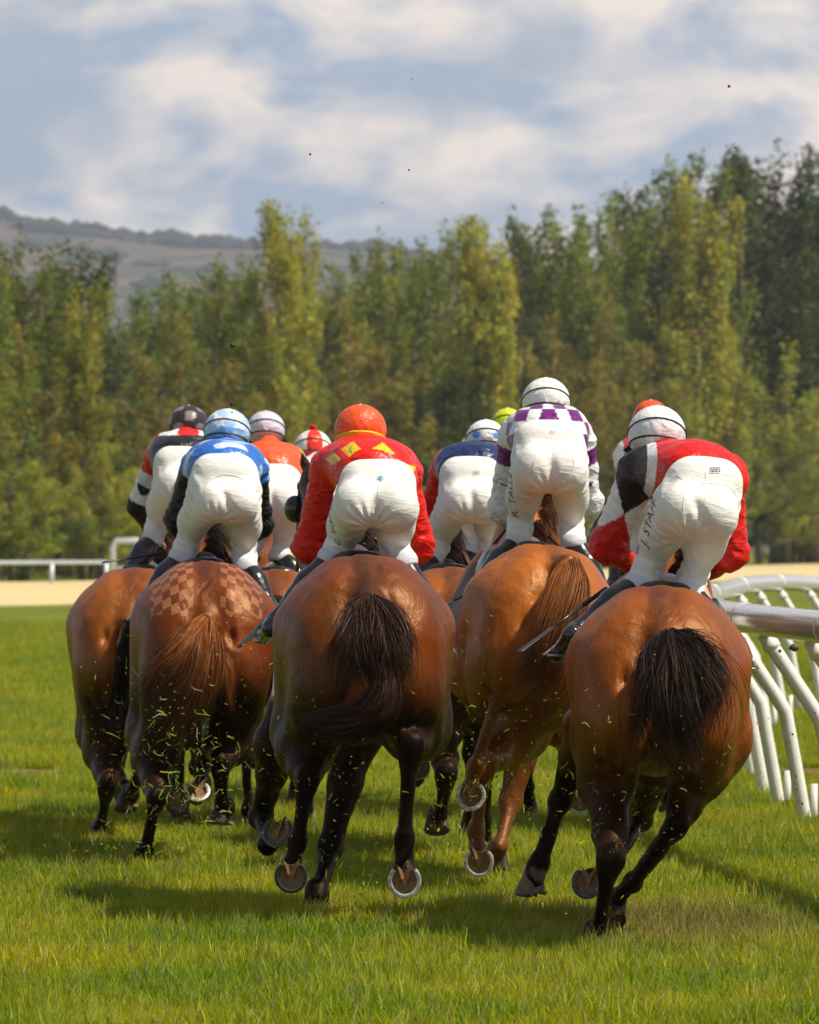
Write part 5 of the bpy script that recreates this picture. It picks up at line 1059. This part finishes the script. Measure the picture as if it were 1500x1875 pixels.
JOCKEYS = [
 dict(h='R', label='jockey in red silks and silver white cap, name on the thigh', hr=53, gr=45, th=.076, vox=.0075, sh=.080, ww=.085, silk=silk_R, cap=cc(.74, .76, .80), up=(.06, .25, 1),
   p=dict(head=(1203, 795), waist=(1292, 878, 1.0), hipL=(1232, 918), hipR=(1318, 925), glL=(1250, 932), glR=(1308, 940), kneeL=(1190, 1035), kneeR=(1268, 1058), cuffL=(1170, 1070), cuffR=(1262, 1082),
     ankL=(1056, 1158, .92), ankR=(1330, 1190, 1.0), toeL=(1022, 1196, 1.05), toeR=(1365, 1215, 1.15), shL=(1172, 862), shR=(1328, 870), chest=(1240, 862), elL=(1112, 1000), elR=(1340, 1010, 1.45), haL=(1165, 1040), haR=(1290, 1050))),
 dict(h='M', label='jockey in bright red silks with yellow spots and red cap', hr=48, gr=44, th=.074, vox=.0075, sh=.078, silk=silk_M, cap=cc(.85, .095, .022), straps=False, band=(.80, .52, .01),
   p=dict(head=(660, 788), waist=(692, 880), hipL=(648, 918), hipR=(728, 920), glL=(652, 922), glR=(724, 926), kneeL=(622, 1002), kneeR=(720, 1004), cuffL=(606, 1024), cuffR=(738, 1028),
     ankL=(505, 1140, .95), ankR=(800, 1165, 1.0), toeL=(482, 1165, 1.12), toeR=(812, 1190, 1.12), shL=(604, 858), shR=(738, 868), chest=(672, 852), elL=(566, 1000), elR=(762, 1000), haL=(600, 1048), haR=(722, 1052))),
 dict(h='C', label='jockey in white silks with purple checks, highest of the group', hr=44, gr=42, th=.075, vox=.008, sh=.070, silk=silk_C, cap=cc(.80, .80, .77),
   p=dict(head=(1000, 735), waist=(1005, 805), hipL=(968, 842), hipR=(1046, 842), glL=(982, 856), glR=(1036, 860), kneeL=(952, 965), kneeR=(1046, 968), cuffL=(948, 992), cuffR=(1050, 992),
     ankL=(872, 1080, .9), ankR=(1110, 1100, 1.0), toeL=(850, 1132, 1.05), toeR=(1120, 1130, 1.15), shL=(942, 805), shR=(1062, 810), chest=(1002, 790), elL=(920, 930), elR=(1080, 920), haL=(950, 985), haR=(1060, 985))),
 dict(h='L', label='jockey in blue cloudy silks and pale blue cap, back pad showing', hr=43, gr=34, th=.075, vox=.008, sh=.068, silk=silk_L, cap=cap_L, up=(.1, .25, 1),
   p=dict(head=(416, 791), waist=(412, 864), hipL=(372, 898), hipR=(450, 900), glL=(394, 918), glR=(440, 920), kneeL=(342, 1000), kneeR=(448, 1015), cuffL=(330, 1022), cuffR=(450, 1036),
     ankL=(268, 1100, .98), ankR=(492, 1110, .98), toeL=(255, 1130), toeR=(505, 1140), shL=(358, 855), shR=(464, 862), chest=(408, 850), elL=(322, 950), elR=(478, 960, 1.6), haL=(340, 1010), haR=(440, 1010))),
 dict(h='LL', label='jockey in black silks edged red and white, dark mottled cap', hr=37, gr=34, th=.075, vox=.0095, sh=.066, silk=silk_LL, cap=cap_LL, straps=False,
   p=dict(head=(345, 779), waist=(335, 848), hipL=(308, 880), hipR=(372, 884), glL=(320, 890), glR=(362, 892), kneeL=(286, 965), kneeR=(365, 970), cuffL=(280, 986), cuffR=(366, 990),
     ankL=(236, 1050, .95), ankR=(380, 1060, .98), toeL=(220, 1085), toeR=(390, 1090), shL=(290, 838), shR=(395, 840), chest=(338, 828), elL=(252, 925), elR=(405, 925), haL=(285, 985), haR=(370, 985))),
 dict(h='N', label='jockey in navy silks with red sleeves, white cap with blue spots', hr=37, gr=35, th=.074, vox=.0095, sh=.062, silk=silk_N, cap=cap_N,
   p=dict(head=(890, 805), waist=(862, 868), hipL=(832, 905), hipR=(898, 905), glL=(845, 918), glR=(888, 920), kneeL=(802, 1000), kneeR=(896, 1000), cuffL=(792, 1020), cuffR=(902, 1022),
     ankL=(768, 1070), ankR=(930, 1080), toeL=(758, 1100), toeR=(940, 1110), shL=(815, 862), shR=(915, 862), chest=(868, 852), elL=(780, 940), elR=(930, 940), haL=(805, 1000), haR=(895, 1000))),
 dict(h='W', label='jockey in orange red silks and lilac white cap', hr=35, gr=34, th=.080, vox=.0105, sh=.065, silk=silk_W, cap=cc(.62, .60, .70),
   p=dict(head=(487, 787), waist=(500, 880), hipL=(470, 905), hipR=(530, 905), glL=(480, 915), glR=(522, 918), kneeL=(462, 992), kneeR=(520, 1000), cuffL=(455, 1012), cuffR=(512, 1020),
     ankL=(430, 1070), ankR=(560, 1070), toeL=(425, 1095), toeR=(570, 1095), shL=(450, 855), shR=(538, 858), chest=(497, 848), elL=(430, 930), elR=(562, 925), haL=(455, 985), haR=(540, 985))),
 dict(h='Q', label='jockey in a white top and red and white pompom cap', hr=35, gr=32, th=.078, vox=.0115, sh=.062, silk=const(.78, .77, .75), cap=cap_Q, pom=(.6, .01, .015),
   p=dict(head=(573, 822), waist=(590, 890), hipL=(565, 915), hipR=(620, 915), glL=(572, 925), glR=(612, 925), kneeL=(550, 1000), kneeR=(625, 1000), cuffL=(545, 1018), cuffR=(630, 1018),
     ankL=(530, 1075), ankR=(650, 1075), toeL=(525, 1100), toeR=(655, 1100), shL=(548, 878), shR=(632, 875), chest=(588, 868), elL=(535, 940), elR=(645, 940), haL=(555, 990), haR=(620, 990))),
 dict(h='Y', label='jockey in lime yellow silks and lime cap, mostly hidden', hr=29, gr=32, th=.078, vox=.0115, sh=.062, silk=const(*LIM), cap=cc(.60, .70, .02),
   p=dict(head=(930, 776), waist=(905, 860), hipL=(878, 890), hipR=(932, 890), glL=(886, 900), glR=(924, 900), kneeL=(865, 985), kneeR=(940, 985), cuffL=(860, 1005), cuffR=(945, 1005),
     ankL=(845, 1070), ankR=(965, 1070), toeL=(840, 1095), toeR=(970, 1095), shL=(858, 838), shR=(950, 840), chest=(905, 828), elL=(862, 910), elR=(965, 910), haL=(875, 975), haR=(935, 975))),
 dict(h='O', label='jockey with bright orange cap behind the silver white capped rider', hr=34, gr=34, th=.080, vox=.0115, sh=.062, silk=silk_O, cap=cc(.78, .085, .02), straps=False,
   p=dict(head=(1192, 766), waist=(1195, 865), hipL=(1165, 895), hipR=(1225, 895), glL=(1175, 905), glR=(1215, 905), kneeL=(1150, 985), kneeR=(1235, 985), cuffL=(1145, 1005), cuffR=(1240, 1005),
     ankL=(1125, 1070), ankR=(1262, 1070), toeL=(1120, 1095), toeR=(1268, 1095), shL=(1150, 838), shR=(1240, 840), chest=(1195, 830), elL=(1145, 905), elR=(1262, 905), haL=(1165, 970), haR=(1225, 970))),
]
for j in JOCKEYS: make_jockey(j)
JK = {j['h']: j for j in JOCKEYS}

# ------------------------------------------------------------------ writing and marks on the breeches
def on_cloth(j, mesh_me, start, right, up_, size, name, mat, ray=(0, 1, 0), off=.0022):
    """lay flat letters on the cloth: each point is dropped onto the breeches along ray"""
    br = j['br']; o = Vector(root_loc(br)); me = br.data
    bvh = BVHTree.FromPolygons([v.co+o for v in me.vertices], [tuple(p.vertices) for p in me.polygons])
    right = unit(right); up_ = unit(up_); ray = Vector(unit(ray)); V = []
    for v in mesh_me.vertices:
        p = Vector(start+right*v.co.x*size+up_*v.co.y*size); h = bvh.ray_cast(p-ray*.5, ray)
        V.append(tuple((h[0]-ray*off) if h[0] is not None else p))
    F = [tuple(p.vertices) for p in mesh_me.polygons]
    m = bpy.data.meshes.new('mesh'); m.from_pydata(V, [], F); m.update(); return obj(name, m, mat, j['root'])
def text_mesh(txt, shear=.25):
    c = bpy.data.curves.new('t', 'FONT'); c.body = txt; c.shear = shear; c.resolution_u = 3; c.offset = -.006; o = bpy.data.objects.new('t', c); COL.objects.link(o)
    dg = bpy.context.evaluated_depsgraph_get(); me = bpy.data.meshes.new_from_object(o.evaluated_get(dg)); bpy.data.objects.remove(o)
    import bmesh
    bm = bmesh.new(); bm.from_mesh(me); bmesh.ops.triangulate(bm, faces=bm.faces); bmesh.ops.subdivide_edges(bm, edges=[e for e in bm.edges if e.calc_length() > .25], cuts=2); bmesh.ops.triangulate(bm, faces=bm.faces); bm.to_mesh(me); bm.free(); return me
M_ink = material('black_lettering', (.010, .012, .015), rough=.6); M_blue = material('blue_print', (.02, .22, .45), rough=.6); M_navy = material('navy_print', (.02, .05, .14), rough=.6)
def writing():
    j = JK['R']; D = HORSES['R']['D']+1.0; a = P(1177, 1003, D); b = P(1213, 922, D)
    d = unit(b-a); perp = unit(np.cross(d, (0, -1, 0))); perp = perp if perp[0] < 0 else -perp
    on_cloth(j, text_mesh('J. STAFF'), a, d, perp, .060, 'lettering', M_ink, ray=(.35, 1, 0))
    j = JK['C']; D = HORSES['C']['D']+1.0; a = P(938, 950, D); b = P(944, 850, D); d = unit(b-a)
    on_cloth(j, text_mesh('R. TALLE'), a, d, np.array([-.95, 0, .05]), .055, 'lettering', M_ink, ray=(.35, 1, 0))
    j = JK['M']; D = HORSES['M']['D']+1.0; a = P(614, 1000, D); b = P(612, 940, D)
    on_cloth(j, text_mesh('C. SCHMU'), a, unit(b-a), np.array([-.98, 0, 0]), .040, 'lettering', M_ink, ray=(.35, 1, 0))
    def shape(j, px, py, polys, size, nm, mat):
        me = bpy.data.meshes.new('mesh'); V = []; F = []
        for p in polys: b0 = len(V); V += [(x, y, 0) for x, y in p]; F.append(tuple(range(b0, b0+len(p))))
        me.from_pydata(V, [], F); D = HORSES[j['h']]['D']+.95; on_cloth(j, me, P(px, py, D), np.array([1., 0, 0]), np.array([0, 0, 1.]), size, nm, mat, off=.0065)
    arrow = [[(-.5, .0), (-.42, -.12), (-.1, .14), (-.1, .30)], [(.5, .0), (.42, -.12), (.1, .14), (.1, .30)], [(-.1, .3), (0, .42), (.1, .3), (.1, .1), (-.1, .1)], [(-.08, .1), (.08, .1), (.08, -.18), (-.08, -.18)], [(-.36, -.14), (-.08, -.1), (-.08, -.2), (-.3, -.26)], [(.36, -.14), (.08, -.1), (.08, -.2), (.3, -.26)], [(-.07, -.2), (.07, -.2), (.07, -.5), (-.07, -.5)]]
    shape(JK['M'], 697, 876, arrow, .030, 'arrow_mark', M_blue)
    fr = lambda t: [[(-1, .5), (1, .5), (1, .5-t), (-1, .5-t)], [(-1, -.5+t), (1, -.5+t), (1, -.5), (-1, -.5)], [(-1, .5-t), (-1+t, .5-t), (-1+t, -.5+t), (-1, -.5+t)], [(1-t, .5-t), (1, .5-t), (1, -.5+t), (1-t, -.5+t)], [(-.55, .2), (-.3, .28), (-.1, 0), (-.3, -.25), (-.5, -.1)], [(.1, .25), (.5, .25), (.45, -.22), (.15, -.1)]]
    shape(JK['R'], 1309, 860, fr(.14), .020, 'badge_print', M_navy); shape(JK['N'], 872, 866, fr(.08), .017, 'badge_print', M_navy); shape(JK['C'], 1012, 790, fr(.08), .013, 'badge_print', material('pale_blue_print', (.35, .42, .6), rough=.6))
writing()
def seams():
    def strip(j, pts, w, name='seam'):
        D = HORSES[j['h']]['D']+.95; c = crom([P(x, y, D) for x, y in pts], 22); me = bpy.data.meshes.new('mesh'); V = []
        for i, p in enumerate(c):
            t = unit(c[min(i+1, 21)]-c[max(i-1, 0)]); n = np.array([-t[2], 0, t[0]])*w/2
            V += [p-n-c[0], p+n-c[0]]
        me.from_pydata([(v[0], v[2], 0) for v in V], [], [(2*i, 2*i+1, 2*i+3, 2*i+2) for i in range(21)])
        on_cloth(j, me, c[0], np.array([1., 0, 0]), np.array([0, 0, 1.]), 1.0, name, M_seam, off=.0030)
    for h, L_ in {'M': [[(694, 868), (693, 920), (690, 960)], [(648, 940), (668, 958), (692, 962)], [(692, 962), (722, 962), (748, 944)], [(618, 888), (612, 915), (640, 945)]],
                  'R': [[(1292, 862), (1290, 905), (1278, 960)], [(1250, 905), (1262, 890), (1290, 884), (1330, 888), (1356, 915)], [(1250, 905), (1248, 945), (1258, 985)], [(1240, 868), (1258, 890), (1252, 915)]],
                  'C': [[(1004, 798), (1004, 840)], [(985, 828), (976, 850), (980, 872), (1000, 886)], [(985, 828), (1010, 818), (1040, 824), (1050, 848), (1042, 872), (1020, 888)]],
                  'L': [[(384, 880), (378, 905), (384, 935), (412, 955)], [(384, 880), (412, 868), (448, 878), (458, 905), (448, 935), (428, 954)], [(342, 935), (330, 970), (318, 1008)]]}.items():
        for pts in L_: strip(JK[h], pts, .0055)
M_seam = material('seam_thread', (.80, .79, .77), rough=.6)
seams()

# ------------------------------------------------------------------ whips and goggle cup
def whip(label, h, a, b, flap=.22):
    D0 = HORSES[h]['D']; A = P(a[0], a[1], D0+a[2]); B_ = P(b[0], b[1], D0+b[2]); r = empty('riding_whip', tuple(A), label, 'whip', 'riding whips'); d = B_-A; u = unit(d)
    m = MB(); m.tube([A, A+d*.25], .010, 8); m.build('grip', M_strap, r); m = MB(); m.tube([A+d*.24, A+d*(1-flap+.02)], [.0065, .005], 8); m.build('shaft', M_whip, r)
    m = MB(); sd = unit(np.cross(u, (0, 1, 0))); p0 = A+d*(1-flap); 
    m.tube([p0, p0+d*flap*.12, p0+d*flap*.9, B_], [.005, .013, .015, .010], 8, flat=.35)
    m.build('flap', M_whip, r)
whip('black whip with a silver flap held out left of the blue rider', 'L', (302, 1012, 1.5), (188, 1030, 1.3), .40)
whip('black and silver whip held low beside the dark bay horse', 'M', (545, 1075, 1.35), (438, 1185, .75), .55)
whip('black whip reaching down left between dark bay and chestnut', 'C', (905, 1062, 1.2), (812, 1110, .8), .2)
whip('long black whip held low left of the rider nearest the rail', 'R', (1110, 1078, 1.25), (948, 1196, .75), .42)
hb = HB['M']; c = P(541, 932, HORSES['M']['D']+2.33); S = SDF(); S.ell(c, (.052, .060, .062), None, .02)
V, Q = snet(*S.grid(.008)[:3]); obj('eye_cup', mesh_np(V, Q), material('dark_mesh_cup', (.02, .025, .02), rough=.18, spec=.6), hb['root'])

# ------------------------------------------------------------------ grass cuttings and clods thrown up by the hooves
def flying():
    R = np.random.default_rng(17); V = []; F = []; C = []
    src = []
    def burst(px, py, D, sx, sy, n, l=(.02, .055)): src.append((px, py, D, sx, sy, n, l))
    burst(330, 1380, 26.2, 75, 95, 190, (.025, .085)); burst(345, 1500, 26.2, 90, 60, 70, (.02, .07)); burst(200, 1450, 27.5, 60, 90, 50); burst(240, 1560, 26, 90, 25, 40); burst(560, 1480, 22.6, 90, 110, 80, (.01, .035)); burst(640, 1360, 22.6, 90, 110, 60, (.01, .03))
    burst(790, 1380, 24.0, 60, 70, 50); burst(900, 1460, 24.0, 80, 90, 70, (.015, .045)); burst(1150, 1560, 21.2, 80, 110, 60, (.015, .045)); burst(1200, 1430, 21.2, 90, 100, 40, (.01, .035)); burst(1000, 1330, 23, 120, 150, 40, (.01, .03)); burst(700, 1560, 23, 120, 50, 50, (.015, .05)); burst(1350, 1500, 23, 100, 120, 25, (.008, .02))
    src += [(px, py, D, sx*1.25, sy*1.2, int(n*2.2), (.004, .012)) for (px, py, D, sx, sy, n, l) in src]
    for (px, py, D, sx, sy, n, l) in src:
        for _ in range(n):
            p = P(px+R.normal()*sx, py+R.normal()*sy, D+R.normal()*.3)
            if p[2] < .01: continue
            d = unit(R.normal(size=3)); ln = R.uniform(*l); s = unit(np.cross(d, R.normal(size=3)))*R.uniform(.0016, .0032); bend = unit(R.normal(size=3))*ln*.18; b = len(V)
            V += [p-s*.6, p+s*.6, p+d*ln*.5+bend-s, p+d*ln*.5+bend+s, p+d*ln-s*.2, p+d*ln+s*.2]; F += [(b, b+1, b+3, b+2), (b+2, b+3, b+5, b+4)]
            c = np.array([.46, .56, .05]) if R.random() < .70 else np.array([.55, .46, .25]); C += [c*R.uniform(.7, 1.2)]*6
    o = obj('grass_cuttings', mesh_np(V, F, np.array(C), smooth=False), M_grass); tag(o, 'blades of cut grass flying up behind the galloping horses', 'grass', kind='stuff')
    V = []; F = []; C = []
    pos = [(425, 632, 24, .012), (422, 660, 24, .006), (436, 668, 24, .005), (424, 738, 24, .010), (425, 755, 24, .005), (575, 740, 24, .005), (518, 463, 24, .004), (475, 705, 24, .006), (1335, 158, 21, .006), (568, 282, 23, .005), (749, 311, 23, .005), (1348, 270, 22, .005), (755, 144, 23, .004), (700, 371, 23, .003), (1198, 320, 23, .003), (231, 698, 26, .004), (527, 781, 27, .006), (33, 729, 25, .003), (1455, 1185, 21, .02), (1428, 1192, 21, .008), (585, 1665, 23.4, .03), (600, 1672, 23.4, .02)]
    for _ in range(260):
        px, py, D, sx, sy = [(1400, 1480, 23, 110, 130), (1040, 1390, 25, 40, 60), (560, 1450, 22.8, 100, 120), (860, 1500, 24, 110, 90), (330, 1450, 26.2, 120, 110), (800, 1420, 24, 40, 60)][R.integers(6)]; pos.append((px+R.normal()*sx, py+R.normal()*sy, D+R.normal()*.5, R.uniform(.002, .006)))
    ico = [(0, 0, 1), (.9, 0, .4), (.3, .85, .4), (-.7, .5, .4), (-.7, -.5, .4), (.3, -.85, .4), (.7, .5, -.4), (-.3, .85, -.4), (-.9, 0, -.4), (-.3, -.85, -.4), (.7, -.5, -.4), (0, 0, -1)]
    fc = [(0, 1, 2), (0, 2, 3), (0, 3, 4), (0, 4, 5), (0, 5, 1), (1, 6, 2), (2, 7, 3), (3, 8, 4), (4, 9, 5), (5, 10, 1), (2, 6, 7), (3, 7, 8), (4, 8, 9), (5, 9, 10), (1, 10, 6), (11, 7, 6), (11, 8, 7), (11, 9, 8), (11, 10, 9), (11, 6, 10)]
    for (px, py, D, r) in pos:
        p = P(px, py, D)
        if p[2] < .004: continue
        b = len(V); V += [p+np.array(q)*r*R.uniform(.6, 1.4, 3) for q in ico]; F += [tuple(k+b for k in f) for f in fc]; C += [np.array([.07, .045, .022])*R.uniform(.5, 1.6)]*12
    o = obj('flying_soil', mesh_np(V, F, np.array(C), smooth=False), M_hoof); tag(o, 'crumbs of soil and turf flying in the air behind the horses', 'soil', kind='stuff')
flying()
